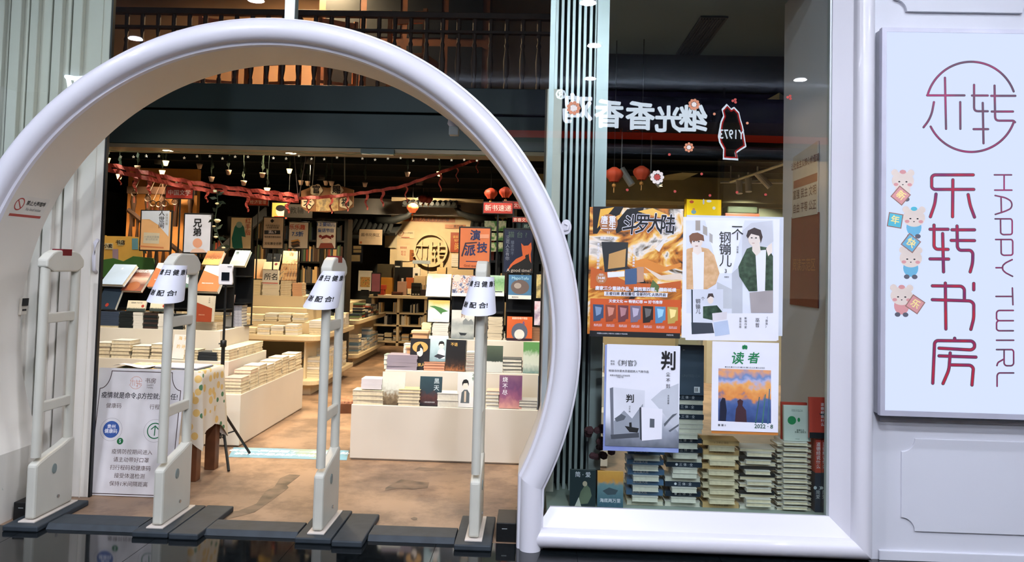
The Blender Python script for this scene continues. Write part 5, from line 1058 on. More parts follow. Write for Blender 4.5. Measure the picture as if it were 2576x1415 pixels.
for x, y, z, wh in FRONT:
    t = thing('soffit_light', 'round warm light in the lip of mezzanine board, '+wh, 'downlight', (x, y, z), group='lights under the mezzanine lip'); link(flush, 'ring', t); link(cel, 'lens', t, (0, 0, -.029))
t = thing('ceiling_spot', 'small black ceiling spotlight added to brighten the window books', 'spotlight', (1.0, .75, 3.56), group='ceiling spots'); link(can, 'can', t, (0, 0, -.05)); link(cel, 'lens', t, (0, 0, -.05))  # lamp body added to go with the window fill
hg = thing('added_fill_track', 'added out-of-view track with four fill spots above the arch', 'track light', (0, .87, 3.97))  # made-up track above the view, carries the added fill spots
MB().box((-3.8, -.02, 0), (.05, .02, .03)).obj('rail', BLACK, hg)
for x in (-3.5, -1.7, -.1): MB().tube([(x, 0, .03), (x, 0, 1.53)], .006, 6).obj('rod', BLACK, hg)
for x, y in FILL_SPOTS: link(can, 'can', hg, (x, -.02, -.10), (.22, 0, 0)); link(cel, 'lens', hg, (x, -.02, -.10), (.22, 0, 0))
# dark ceiling battens
for i, y in enumerate((3.7, 4.6, 5.6, 7.0, 8.6, 10.2)):
    o = MB().box((-8, y, 2.90), (6.5, y+.05, 2.98)).obj('ceiling_track', mat('track_grey', (22, 27, 28), .8, spec=.1)); tag(o, 'dark ceiling rail running across the shop, %s from entrance' % ORD[i+1], 'rail', 'ceiling rails')
# light strip on the mezzanine lip
a, b = at(912, 384, 2.6), at(995, 386, 2.6); t = thing('light_strip', 'grey linear lamp under the dark mezzanine board', 'lamp', ((a.x+b.x)/2, 2.55, a.z-.005)); w2 = (b.x-a.x)/2
MB().box((-w2, -.03, -.02), (w2, .03, .03)).obj('housing', DTEAL, t); MB().box((-w2+.01, -.031, -.022), (w2-.01, .02, -.016)).obj('tube', cmat((190, 190, 176)), t)
# ---- mezzanine railing and chairs
rl = thing('mezzanine_railing', 'brown wooden railing with turned balusters on the mezzanine', 'railing', (0, 2.78, 3.25))
bal = MB().lathe([(.022, 0), (.022, .08), (.014, .10), (.026, .18), (.03, .30), (.016, .42), (.024, .45), (.014, .48), (.022, .56), (.022, .70)], 10).mesh('baluster', DWOOD, True)
for i in range(28): link(bal, 'baluster', rl, (-4.15+.153*i, 0, 0))
MB().box((-4.3, -.035, .70), (.3, .035, .76)).obj('handrail', DWOOD, rl, bevel=.008); MB().box((-4.3, -.03, .56), (.3, .03, .585)).obj('mid_rail', DWOOD, rl)
OWOOD = mat('orange_wood', (176, 104, 56), .45, var=.15)
def chair(x, y, rz, label):
    t = thing('wooden_chair', label, 'chair', (x, y, 3.24), (0, 0, rz), 'chairs on the mezzanine')
    for sx in (-1, 1):
        MB().box((sx*.19-.02, -.2, 0), (sx*.19+.02, -.16, .45)).obj('leg', OWOOD, t); MB().box((sx*.19-.02, .16, 0), (sx*.19+.02, .2, .92)).obj('leg', OWOOD, t)
    MB().box((-.21, -.21, .43), (.21, .21, .47)).obj('seat', OWOOD, t, bevel=.008); MB().box((-.19, .16, .78), (.19, .19, .90)).obj('backrest', OWOOD, t); MB().box((-.19, .165, .22), (.19, .185, .25)).obj('stretcher', OWOOD, t)
for x, rz, lab in ((-3.35, .3, 'orange wooden chair at left on the mezzanine'), (-2.75, -.2, 'orange wooden chair left of the mezzanine middle'), (-2.05, .5, 'orange wooden chair right of the mezzanine middle'), (-1.3, 2.9, 'orange wooden chair at right on the mezzanine')): chair(x, 3.35, rz, lab)
o = thing('mezzanine_cabinet', 'brown cabinet with dark panes on the mezzanine', 'cabinet', (-1.6, 4.6, 3.24)); MB().box((-1.0, -.2, 0), (1.0, .2, 1.9)).obj('body', WOOD, o)
for i in range(4): MB().box((-.92+.48*i, -.21, .2), (-.52+.48*i, -.2, .9)).obj('pane', BLACK, o); MB().box((-.92+.48*i, -.21, 1.0), (-.52+.48*i, -.2, 1.75)).obj('pane', BLACK, o)
# ---- vent in the void ceiling
a, b, c = atz(1700, 135, 3.6), atz(1760, 135, 3.6), atz(1810, 40, 3.6)
v = thing('ceiling_vent', 'dark slatted ceiling vent seen through the upper window', 'vent', ((a.x+b.x)/2, (b.y+c.y)/2, 3.597)); wv, hv = (b.x-a.x)/2, (b.y-c.y)/2
MB().box((-wv, -hv, -.012), (wv, hv, 0)).obj('frame', mat('vent_frame', (40, 48, 52), .6), v)
for i in range(9): MB().box((-wv+.008+i*(2*wv-.016)/9, -hv+.02, -.022), (-wv+.018+i*(2*wv-.016)/9, hv-.02, -.012)).obj('slat', mat('vent_slat', (26, 32, 35), .6), v)

# ---- framed posters on stands
def stand(name, label, x0, y0, x1, y1, Y, z0, m, fm=BLACK, fr=.014, pole=True):
    a, b = at(x0, y0, Y), at(x1, y1, Y); w, h = b.x-a.x, a.z-b.z
    t = thing(name, label, 'sign', ((a.x+b.x)/2, Y, z0)); zb = b.z-z0
    MB().box((-w/2, .0, zb), (w/2, .014, zb+h)).obj('frame', fm, t, bevel=.002)
    p = MB().box((-w/2+fr, -.003, 0), (w/2-fr, .001, h-2*fr)).obj('poster', m, t); p.location = (0, 0, zb+fr)
    if pole:
        MB().tube([(0, .025, 0), (0, .025, zb+h*.6)], .009, 6).obj('pole', BLACK, t); MB().box((-.06, -.03, 0), (.06, .08, .008)).obj('foot', BLACK, t)
    def L(px, py):
        q = at(px, py, Y-.003); return (q.x-(a.x+b.x)/2, -.0042, q.z-z0-zb-fr)
    return t, p, L
def st(p, L, body, px, py, h, m, sx=1, bold=.01, vert=False, dy=.003):
    q = L(px, py); s = (L(px, py-h)[2]-q[2])*1.05
    return text(p, '\n'.join(body) if vert else body, s, (q[0], q[1]-dy, q[2]), m, rot=(PI/2, 0, 0), sx=sx, bold=bold)
def sp(p, L, pts, m, k=1): 
    q = [L(*a) for a in pts]; return MB().add([(x, y-.0006*k, z) for x, y, z in q], [tuple(range(len(q)))]).obj('printed_shape', m, p)
LO, PB = c_(222, 158, 100), c_(206, 214, 226)
t, p, L = stand('poster_stand', 'orange and pale blue framed book poster at far left', 354, 528, 430, 634, 3.0, Z3, c_(226, 176, 122))
sp(p, L, [(357, 531), (427, 531), (424, 596), (398, 566), (376, 552), (357, 552)], PB); sp(p, L, [(362, 585), (402, 587), (400, 614), (360, 612)], c_(206, 196, 170)); st(p, L, '人世间', 407, 553, 15, INK, vert=True); st(p, L, '梁晓声著', 420, 553, 7, GREY, vert=True)
sp(p, L, [(352, 618), (412, 622), (412, 626), (352, 622)], c_(206, 130, 84)); st(p, L, '一部关于苦难\n奋斗的史诗', 382, 600, 6, GREY)
t, p, L = stand('poster_stand', 'white framed poster with orange bald figure beside the vine', 463, 536, 531, 640, 3.05, Z3, c_(216, 218, 228))
st(p, L, '兄弟', 497, 574, 22, INK, vert=True, bold=.03); sp(p, L, disc(497, 612, 12, 20, 12), c_(222, 160, 130)); sp(p, L, [(478, 636), (484, 628), (497, 624), (512, 628), (520, 636)], c_(226, 190, 170))
t, p, L = stand('poster_stand', 'cream framed poster with green cloaked figure', 580, 545, 633, 629, 5.5, 1.155, c_(226, 206, 166))
sp(p, L, [(585, 622), (583, 600), (590, 572), (598, 560), (606, 560), (614, 572), (617, 590), (618, 597), (608, 595), (611, 625), (590, 626)], c_(24, 96, 88)); sp(p, L, disc(602, 566, 8, 14), c_(130, 160, 156), 2); st(p, L, '红手指', 624, 572, 14, REDB, vert=True)
BG = c_(198, 178, 156)
t, p, L = stand('poster_stand', 'beige framed discount poster with dark lozenge', 662, 545, 713, 628, 5.5, 1.155, BG)
sp(p, L, [(665, 580), (705, 580), (705, 590), (665, 590)], c_(44, 50, 60)); st(p, L, '满6.9', 685, 585, 9, PAPER); st(p, L, '◆', 685, 557, 10, INK); st(p, L, '乐转书房会员日\n全场图书优惠', 686, 571, 5, INK); st(p, L, '指定图书参与活动', 686, 597, 5, INK); st(p, L, '文化惠全合肥', 687, 614, 7, INK)
t, p, L = stand('poster_stand', 'framed discount poster with drawn pile of brown books', 726, 557, 776, 628, 5.5, 1.155, c_(206, 196, 182))
st(p, L, '乐乐趣', 748, 573, 13, REDB, bold=.02); st(p, L, '7.5折', 749, 590, 13, c_(50, 84, 150), bold=.03)
for i in range(4): sp(p, L, [(731, 606+4*i), (750, 602+4*i), (756, 608+4*i), (737, 612+4*i)], (c_(206, 150, 80), c_(60, 52, 48), c_(110, 76, 52), c_(50, 46, 44))[i], 1+.2*i)
t, p, L = stand('poster_stand', 'framed poster with drawn pigtailed girl reading', 796, 557, 846, 628, 5.5, 1.155, c_(206, 200, 190))
st(p, L, '1.2 婴幼儿', 820, 566, 10, c_(50, 84, 150), bold=.02); st(p, L, '童话节日', 820, 581, 10, c_(50, 84, 150), bold=.02); sp(p, L, disc(821, 602, 12, 20, 10), c_(226, 206, 190)); sp(p, L, [(808, 603), (810, 595), (821, 591), (832, 595), (834, 603), (822, 598)], c_(110, 40, 40), 2); sp(p, L, [(801, 625), (807, 612), (835, 612), (841, 625)], c_(130, 66, 56)); sp(p, L, disc(806, 595, 4, 10), c_(110, 40, 40)); sp(p, L, disc(836, 595, 4, 10), c_(110, 40, 40))
t, p, L = stand('poster_stand', 'orange framed poster with blue lettering behind last gate', 1155, 570, 1234, 680, 2.85, Z3, c_(204, 116, 74))
st(p, L, '演', 1196, 594, 26, c_(40, 52, 92), bold=.03); st(p, L, '技', 1213, 625, 26, c_(40, 52, 92), bold=.03); st(p, L, '派', 1182, 632, 28, c_(40, 52, 92), bold=.03); sp(p, L, [(1160, 645), (1170, 611), (1200, 609), (1200, 612), (1173, 614), (1164, 646)], c_(60, 50, 60)); sp(p, L, [(1172, 657), (1222, 658), (1222, 660), (1172, 659)], c_(40, 52, 92)); st(p, L, 'Goal que', 1182, 669, 8, c_(120, 60, 40)); sp(p, L, [(1186, 590), (1230, 590), (1230, 600), (1186, 600)], c_(214, 150, 120), .5)
NV = c_(38, 44, 66); OC = c_(200, 100, 60)
t, p, L = stand('poster_stand', 'dark blue framed poster with orange cat silhouette', 1266, 574, 1341, 690, 2.75, Z3, NV)
sp(p, L, [(1276, 682), (1284, 666), (1298, 652), (1315, 644), (1313, 630), (1311, 612), (1318, 619), (1329, 618), (1336, 610), (1337.5, 626), (1335, 640), (1337.5, 682)], OC); sp(p, L, [(1272, 688), (1290, 668), (1310, 658), (1322, 650), (1330, 638), (1332, 655), (1337, 664), (1337, 688)], INK, 2); sp(p, L, disc(1326, 646, 5, 12), INK, 3)
st(p, L, '猫 台 ?', 1302, 592, 16, c_(86, 104, 96), bold=0); st(p, L, '三花人生有你', 1277, 625, 10, c_(150, 156, 170), vert=True, bold=0); st(p, L, '猫走你不', 1289, 625, 9, c_(110, 120, 140), vert=True, bold=0); st(p, L, 'A good time!', 1305, 681, 11, c_(206, 200, 190), bold=0, dy=.005)
# red category headers on poles
def header(body, x0, y0, x1, y1, Y, z0, label, h=None, col=None):
    t, p, L = stand('category_sign', label, x0, y0, x1, y1, Y, z0, col or c_(176, 60, 48), BLACK, .008)
    st(p, L, body, (x0+x1)/2, (y0+y1)/2+1, h or (y1-y0)*.42, c_(236, 206, 190), bold=.01)
header('中国文学', 417, 468, 486, 502, 3.1, Z3, 'red header sign above orange poster at left', 14)
header('经济管理', 624, 498, 675, 519, 5.5, 1.155, 'small red header sign behind the red garland', 10)
header('新书速递', 1215, 508, 1291, 540, 2.9, Z3, 'red header sign above the orange poster', 16)
header('外国文学', 1263, 505, 1322, 528, 3.15, Z3, 'red header sign partly behind the nearer one', 10)
header('青春文学', 1288, 545, 1336, 562, 3.05, Z3, 'low red header sign beside the cat poster', 10)
t, p, L = stand('category_sign', 'dark teal chalk sign behind the cat poster', 1298, 553, 1345, 600, 3.27, Z3, c_(36, 56, 60)); st(p, L, '超人气', 1332, 570, 9, c_(150, 170, 160))
t, p, L = stand('category_sign', 'yellow cartoon poster behind the red garland', 683, 508, 722, 552, 5.9, 1.155, c_(222, 186, 96)); sp(p, L, disc(706, 532, 12, 18, 14), c_(226, 214, 190)); sp(p, L, disc(706, 524, 12, 14, 8), INK, 2); sp(p, L, [(690, 544), (722, 544), (722, 551), (690, 551)], REDB, 2)
o, L, W_, H_ = card_px('category_board', 'grey hanging sign board beside the brown plaque', 'sign', 717, 514, 786, 549, 5.6, c_(140, 138, 136), .02); ctext(o, L, '教辅', 748, 531, 17, c_(60, 62, 66), .021); mb = MB(); ribbon(mb, disc(*L(728, 531), .03, 20), .006, .0205, True); mb.obj('emblem_ring', c_(100, 100, 100), o)
for dx in (.05, W_-.05): MB().tube([(dx, H_, .01), (dx, 2.98-at(750, 549, 5.6).z, .01)], .004, 5).obj('hanger', BLACK, o)
# hanging plaque with four white flower discs
P0 = at(822, 499, 4.2); pq = thing('hanging_plaque', 'brown octagonal hanging plaque with four calligraphy discs', 'plaque', (P0.x, 4.2, P0.z)); S = 1980/8.81; u = lambda x, y: ((x-822)/S, (499-y)/S)
MB().prism([u(755, 482), (u(790, 467)), u(822, 472), u(856, 467), u(890, 476), u(890, 520), u(872, 528), u(822, 535), u(770, 533), u(756, 522)], 0, .03, 'y').obj('board', c_(136, 96, 64), pq, bevel=.004)
MB().prism([u(796, 500), u(852, 497), u(853, 530), u(796, 533)], -.004, 0, 'y').obj('picture', cover('plaque_picture', [(150, 110, 70), (206, 180, 130), (120, 110, 96)], 'noise', 12), pq)
for ch, x, y in (('官', 795, 479), ('赐', 847, 478), ('天', 774, 512), ('福', 871, 510)):
    cx, cz = u(x, y); d = MB().prism([(cx+.07*(1+.10*math.cos(5*a))*math.cos(a), cz+.065*(1+.10*math.cos(5*a))*math.sin(a)) for a in [2*PI*i/30 for i in range(30)]], -.012, 0, 'y').obj('flower_disc', c_(222, 206, 176), pq)
    text(d, ch, .095, (cx, -.0135, cz), INK, rot=(PI/2, 0, 0), bold=.035)
for x, y in ((785, 432), (864, 434)):
    a = u(x+(-2 if x < 800 else 2), 468); MB().tube([(a[0], .015, a[1]), (a[0]+(.02 if x < 800 else -.02), .015, 2.96-P0.z)], .006, 6).obj('cord', c_(150, 150, 140), pq)
# ---- red paper garlands
RPAP = mat('red_crepe', (158, 58, 42), .7, var=.15, scale=20); 
def garland(label, pts, wpx, Y, tails, lace):
    t = thing('paper_garland', label, 'garland'); P = []
    for i in range(len(pts)-1):
        for k in range(8):
            f = k/8; P.append((pts[i][0]+(pts[i+1][0]-pts[i][0])*f, pts[i][1]+(pts[i+1][1]-pts[i][1])*f))
    P.append(pts[-1]); n = len(P)
    def strip(off0, off1, nm, amp=0):
        rows = [[], []]
        for i, (x, y) in enumerate(P):
            wob = amp*math.sin(i*1.3); rows[0].append(at(x, y+off0+wob, Y+.01*math.sin(i*.8))); rows[1].append(at(x, y+off1+wob*.5, Y+.03*math.sin(i*.8+1)))
        MB().sheet(rows).obj(nm, RPAP, t)
    if lace:
        strip(-wpx*.5, -wpx*.08, 'upper_band', 1.6); strip(wpx*.06, wpx*.5, 'lower_band', 1.2)
        for i in range(0, n-2, 3):
            x, y = P[i]; x2, y2 = P[min(n-1, i+2)]; MB().add([tuple(at(x, y-wpx*.3, Y)), tuple(at(x+wpx*.35, y-wpx*.3, Y)), tuple(at(x2, y2+wpx*.3, Y)), tuple(at(x2-wpx*.4, y2+wpx*.3, Y))], [(0, 1, 2, 3)]).obj('lace_web', RPAP, t)
    else: strip(-wpx*.5, wpx*.5, 'band', 1)
    for x, y, l, wd in tails:
        rows = [[], []]
        for k in range(9):
            f = k/8; dx = 3*math.sin(k*1.1); ww = wd*(1-.6*f); rows[0].append(at(x+dx-ww/2, y+l*f, Y-.02+.02*math.sin(k))); rows[1].append(at(x+dx+ww/2, y+l*f, Y-.02-.02*math.sin(k)))
        MB().sheet(rows).obj('tail', RPAP, t)
    MB().tube([at(*pts[0], Y)+Vector((0, 0, .0)), at(*pts[0], Y)+Vector((-.1, 0, 2.98-at(*pts[0], Y).z))], .004, 5).obj('string', c_(60, 50, 46), t); MB().tube([at(*pts[-1], Y), at(*pts[-1], Y)+Vector((.1, 0, 2.98-at(*pts[-1], Y).z))], .004, 5).obj('string', c_(60, 50, 46), t)
garland('broad red lace garland hanging across the left half', [(268, 420), (330, 433), (400, 449), (470, 464), (545, 476), (630, 486), (700, 494), (752, 499)], 24, 3.02, [(302, 436, 30, 8), (340, 446, 38, 12), (375, 456, 34, 12), (520, 482, 28, 9), (622, 494, 40, 10), (724, 500, 38, 12)], True)
garland('thin red garland rising to the right side', [(750, 499), (820, 496), (890, 489), (950, 480), (1010, 470), (1060, 452), (1120, 430), (1180, 408), (1236, 390)], 8, 3.0, [(774, 500, 36, 6), (833, 498, 40, 7), (873, 494, 38, 7), (922, 487, 42, 8), (962, 480, 40, 9), (1022, 470, 40, 5), (1107, 438, 44, 6), (1150, 424, 34, 4), (1200, 402, 34, 4)], False)
# ---- string of stars under the mezzanine board
ssx = thing('star_string', 'string of small pale stars under the dark mezzanine board', 'string lights')
star = MB().prism([(.014*(1 if i % 2 == 0 else .45)*math.sin(i*PI/5), .014*(1 if i % 2 == 0 else .45)*math.cos(i*PI/5)) for i in range(10)], -.004, .004, 'y').mesh('star', c_(196, 190, 170))
cab = []
for i in range(31):
    x = 272+32*i; y = 383+.011*(x-272)+5*abs(math.sin(i*1.9)); p = at(x, y, 2.52); cab.append(p+Vector((0, 0, .02)))
    if i % 7 != 5 and x < 1210: link(star, 'star', ssx, p+Vector((0, 0, -.01-.02*abs(math.sin(i*2.3)))))
MB().tube(cab, .003, 4).obj('cable', c_(70, 84, 60), ssx)
# ---- hanging flower lamps
cup = MB().lathe([(.001, -.032), (.018, -.028), (.025, 0), (.032, .02), (.024, .018), (.014, -.014)], 10).mesh('cup', mat('pale_flower', (160, 134, 112), .6), True)
cupl = MB().lathe([(.001, -.032), (.018, -.028), (.025, 0), (.032, .02), (.024, .018), (.014, -.014)], 10).mesh('cup', emat('lit_flower', (255, 214, 130), 5), True)
lf = MB().add([(0, 0, 0), (.02, .01, .03), (.012, 0, .08), (-.012, -.008, .045)], [(0, 1, 2, 3)]).mesh('leaf', GREENLEAF)
FL = [(417, 410, 1, 'below the warm soffit light'), (408, 434, 1, 'above the red header'), (728, 430, 1, 'above the brown plaque'), (346, 422, 0, 'near the left door'), (502, 418, 0, 'right of the bright flowers'), (575, 433, 0, 'above cream poster'), (660, 440, 0, 'left of the plaque'), (532, 450, 0, 'above white poster'), (613, 460, 0, 'above the small red header'), (757, 459, 0, 'left cord of the plaque'), (774, 461, 0, 'beside the left plaque cord'), (820, 460, 0, 'behind the plaque top'), (834, 461, 0, 'over the plaque middle'), (918, 464, 0, 'right of the plaque'), (1025, 438, 0, 'above the grey wall'), (1105, 437, 1, 'touching the thin garland'), (270, 403, 1, 'at the left door edge'), (672, 478, 1, 'low behind the red garland'), (300, 444, 1, 'under the left garland end')]
for px, py, lit, wh in FL:
    Yf = 3.3 if px < 700 else 4.0; p = at(px, py, Yf); t = thing('flower_lamp', ('glowing' if lit else 'unlit pale')+' hanging flower cup '+wh, 'flower lamp', p, (0, 0, px), 'hanging flower cups')
    link(cupl if lit else cup, 'cup', t); MB().tube([(0, 0, .02), (.01, 0, (2.98-p.z)*.5), (0, 0, 2.98-p.z)], .003, 4).obj('stem', GREENLEAF, t)
    for k in range(3): link(lf, 'leaf', t, (0, 0, .04+.05*k), (0, 0, 2.1*k))
# ---- vine with white blossoms beside the white poster
vn = thing('flower_vine', 'trailing green vine with white blossoms beside the white poster', 'vine')
pth = [(545, 478), (548, 510), (541, 550), (545, 580), (552, 605), (570, 632)]; pv = [at(x, y, 2.98) for x, y in pth]; MB().tube(pv, .005, 5).obj('stem', GREENLEAF, vn)
for i in range(22):
    f = i/22*(len(pv)-1.01); k = int(f); q = pv[k].lerp(pv[k+1], f-k); link(lf, 'leaf', vn, q, (R_.uniform(0, 6), R_.uniform(0, 6), R_.uniform(0, 6)))
for x, y, r in ((546, 513, .02), (547, 556, .035), (538, 570, .018), (543, 597, .022), (562, 624, .02)):
    p = at(x, y, 2.95); MB().lathe([(.001, -r*.6), (r*.7, -r*.3), (r, .2*r), (r*.5, r*.5)], 8, p).obj('blossom', c_(222, 206, 160), vn, smooth=True)
# ---- lanterns
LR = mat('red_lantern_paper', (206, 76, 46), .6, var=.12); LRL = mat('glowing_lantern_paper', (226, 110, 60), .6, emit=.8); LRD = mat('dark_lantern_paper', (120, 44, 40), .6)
def lantern(px, py, wpx, Y, m, label, ztop):
    p = at(px, py, Y); s = wpx/1980*(Y-CAM_Y)/2; t = thing('paper_lantern', label, 'lantern', p, group='paper lanterns')
    rows = []
    for r, z in ((.25, .82), (.42, .72), (.85, .45), (1.0, .12), (.9, -.25), (.6, -.62), (.5, -.85)):
        rows.append([(s*r*(1+.05*math.cos(8*a))*math.cos(a), s*r*(1+.05*math.cos(8*a))*math.sin(a), s*z) for a in [2*PI*i/32 for i in range(32)]])
    MB().sheet(rows, close=True).obj('shade', m, t, smooth=True)
    MB().lathe([(.001, -s*1.05), (s*.2, -s*1.12), (s*.24, -s*1.3), (s*.18, -s*1.45), (.001, -s*1.5)], 10).obj('bead', c_(206, 140, 70), t, smooth=True); MB().tube([(0, 0, -s*.8), (0, 0, -s*2.1)], [s*.04, s*.06], 6).obj('tassel', c_(214, 150, 80), t); MB().tube([(0, 0, s*.8), (0, 0, max(s, ztop-p.z))], .004, 5).obj('cord', BLACK, t)
lantern(1235, 487, 33, 4.4, LR, 'red paper lantern left of the pair above header sign', 2.98); lantern(1272, 484, 33, 4.3, LR, 'red paper lantern right of the pair above header sign', 2.98)
lantern(1038, 523, 29, 8.2, LRL, 'glowing orange lantern before the grey wall', 2.98); lantern(1064, 500, 24, 9.0, LRD, 'dark red lantern left of two at the cornice', 2.98); lantern(1078, 502, 22, 9.3, LRD, 'dark red lantern right of two at the cornice', 2.98)
lantern(1545, 439, 44, 2.2, LR, 'red paper lantern at left edge of window', 3.6); lantern(1614, 435, 42, 2.15, LR, 'red paper lantern in the middle of window', 3.6)

# ================================================================== BACK OF THE SHOP
YWL = 12.3
a, b = at(985, 520, YWL), at(1200, 760, YWL)
struct(MB().box((a.x, YWL, 0), (b.x+.6, YWL+.1, 2.75)).obj('wall_logo', CREAMW))
g0, g1 = at(840, 500, 11.9), at(1300, 548, 11.9)
struct(MB().box((g0.x, 11.95, g1.z), (g1.x, 12.05, g0.z+.1)).obj('wall_upper_grey', GREYW))
# round relief logo on the wall
lg = thing('wall_logo_ring', 'large white round relief logo on the cashier wall', 'logo', (at(1085, 630, YWL).x, YWL, at(1085, 630, YWL).z)); RR = .345
rw = []
for r, y in ((RR-.02, 0), (RR-.02, -.12), (RR+.02, -.12), (RR+.02, 0)): rw.append([(r*math.cos(2*PI*i/40), y, r*math.sin(2*PI*i/40)) for i in range(40)])
MB().sheet(rw, close=True).obj('ring', CREAMW, lg, auto=40)
mb = MB(); ribs = [pts for pts in logo[1:-1]]
for ri_, pts in enumerate(ribs):
    for k in range(len(pts)-1):
        (x0, y0), (x1, y1) = [((x-690)*.0012, -(y-680)*.0012) for x, y in (pts[k], pts[k+1])]; d = Vector((x1-x0, y1-y0)); nn = Vector((-d.y, d.x)).normalized()*.012
        MB().prism([(x0+nn.x, y0+nn.y), (x1+nn.x, y1+nn.y), (x1-nn.x, y1-nn.y), (x0-nn.x, y0-nn.y)], -.10-.0015*(ri_+k*.4), -.01, 'y').obj('relief_bar', CREAMW, lg)
# eaves with tile caps and upturned tips
TILE = mat('black_roof_tile', (40, 44, 46), .6, var=.15, scale=8)
def eave(px0, px1, py0, py1, Y, tip, label):
    a, b = at(px0, py1, Y), at(px1, py1, Y); top = at(px0, py0, Y).z; t = thing('tiled_eave', label, 'eave', (a.x, Y, a.z)); W = b.x-a.x; H = top-a.z
    MB().prism([(0, 0), (.74, H), (.74, H+.06), (-.05, .06)], 0, W, 'x').obj('roof_slab', TILE, t)
    n = int(W/.11)
    for i in range(n): MB().tube([(.055+.11*i, -.06, .07), (.055+.11*i, .42, H+.09)], .042, 8).obj('tile', TILE, t)
    if tip:
        x = W if tip > 0 else 0; MB().tube([(x-tip*.5, .3, H+.08), (x-tip*.1, .25, H+.10), (x+tip*.2, .22, H+.2), (x+tip*.42, .2, H+.46)], [.09, .08, .06, .015], 8).obj('ridge_tip', TILE, t, smooth=True)
eave(835, 995, 562, 590, 11.2, 1, 'black tiled eave left of the cashier wall'); eave(1178, 1300, 560, 600, 11.2, -1, 'black tiled eave right of the cashier wall'); eave(1012, 1150, 513, 520, 11.1, 0, 'long black tiled eave under the ceiling')
struct(MB().box((at(985, 500, 11.5).x, 11.5, at(985, 506, 11.5).z), (at(1216, 500, 11.5).x, 11.6, at(985, 496, 11.5).z)).obj('trim_cornice', CREAMW))
def wallcard(name, label, x0, y0, x1, y1, Y, m, txts=(), cat='notice'):
    o, L, W, H = card_px(name, label, cat, x0, y0, x1, y1, Y, m, .006)
    for s, x, y, h, mm in txts: ctext(o, L, s, x, y, h, mm, .0068, bold=.01)
    return o, L
wallcard('wood_banner', 'long wooden motto banner above the round logo', 1011, 546, 1145, 560, YWL-.02, c_(170, 96, 50), [('书籍是人类进步的阶梯', 1078, 553, 10, INK)], 'banner'); wallcard('wood_banner', 'short wooden banner right of the round logo', 1120, 565, 1172, 576, YWL-.02, c_(176, 108, 60), [('— 高尔基', 1148, 571, 8, INK)], 'banner')
wallcard('wall_poster', 'brick-red reading poster right of the round logo', 1134, 585, 1172, 636, YWL-.02, c_(160, 72, 46), [('读实干', 1150, 597, 7, Gd), ('知行', 1150, 606, 7, Gd), ('阅', 1152, 622, 18, Gd)], 'poster'); wallcard('wall_notice', 'small lined notice below the brick-red poster', 1136, 640, 1160, 672, YWL-.02, OFFW, [('————\n————\n————', 1148, 656, 5, INK)])
wallcard('wall_notice', 'no loud noises notice left of the round logo', 1000, 580, 1042, 600, YWL-.02, c_(222, 206, 172), [('禁止大声喧哗', 1026, 587, 4, INK), ('⊘', 1008, 588, 10, REDB), ('▬▬▬▬', 1020, 597, 5, REDB)]); wallcard('wall_notice', 'grey sheet hanging left of the noise notice', 969, 585, 998, 624, YWL-.05, c_(196, 186, 160)); wallcard('wall_notice', 'phone number notice below the noise notice', 1000, 617, 1030, 658, YWL-.02, c_(220, 204, 170), [('8888', 1015, 624, 8, REDB), ('图书\n电话', 1015, 638, 6, REDB)]); wallcard('wood_plate', 'small wooden plate left of ring bottom', 1031, 629, 1047, 656, YWL-.03, c_(160, 96, 50), [('≡', 1039, 642, 14, INK)], 'plate')
wallcard('exchange_board', 'cream exchange area board left of cashier', 904, 577, 961, 617, 10.9, c_(222, 200, 170), [('图书兑换区', 932, 592, 9, c_(90, 74, 66)), ('— — — —', 932, 599, 5, c_(90, 74, 66)), ('■', 908, 611, 7, ORG)], 'board'); wallcard('red_notice', 'small red notice under the left eave', 847, 575, 864, 593, 10.9, c_(190, 66, 48), [('乐转福', 855, 581, 6, PAPER)]); o, L = wallcard('navy_board', 'navy notice board with cream cards left of cashier', 848, 617, 912, 662, 10.7, c_(34, 44, 62), [], 'board')
for x0, y0, x1, y1 in ((855, 617.5, 875, 623), (855, 624, 875, 629), (855, 630, 875, 635), (889, 619, 909, 627), (889, 629, 909, 636), (876, 642, 906, 658)): poly(o, [L(x, y) for x, y in rect(x0, y1, x1, y0)], c_(222, 204, 160), .007)
# counter
ct = thing('cashier_counter', 'cream cashier counter with open shelves under round logo', 'counter', (0, 0, 0)); x0, x1 = at(935, 745, 10.8).x, at(1150, 745, 10.8).x; Yc = 10.8
MB().box((x0-.05, Yc-.05, .93), (x1, Yc+.55, .99)).obj('top', SHELFW, ct, bevel=.006); MB().box((x0, Yc+.4, .1), (x1, Yc+.45, .93)).obj('back_panel', DARKW, ct)
for f in (0, .3, .62, .98): MB().box((x0+f*(x1-x0), Yc, 0), (x0+f*(x1-x0)+.05, Yc+.4, .93)).obj('upright', SHELFW, ct)
for z in (.06, .38, .62): MB().box((x0, Yc, z), (x1, Yc+.4, z+.03)).obj('shelf', SHELFW, ct)
for i in range(9): rest_row(x0+.08+.17*i, x0+.22+.17*i, Yc+.05, .41 if i % 2 else .65, .2, .2, (0, 1, 7, 8, 3)) ; rest_pile(x0+.16+.17*i, Yc+.2, .09, .14, .2, R_.uniform(.08, .24), (0, 1, 3, 8, 7))
def counter_thing(name, label, cat, px0, py0, px1, py1, Y, parts):
    a, b = at(px0, py0, Y), at(px1, py1, Y); t = thing(name, label, cat, ((a.x+b.x)/2, Y, .992)); w, h = b.x-a.x, a.z-.992
    for nm, (u0, v0, u1, v1), d0, d1, m in parts: MB().box(((u0-.5)*w, d0, v0*h), ((u1-.5)*w, d1, v1*h)).obj(nm, m, t, bevel=.003)
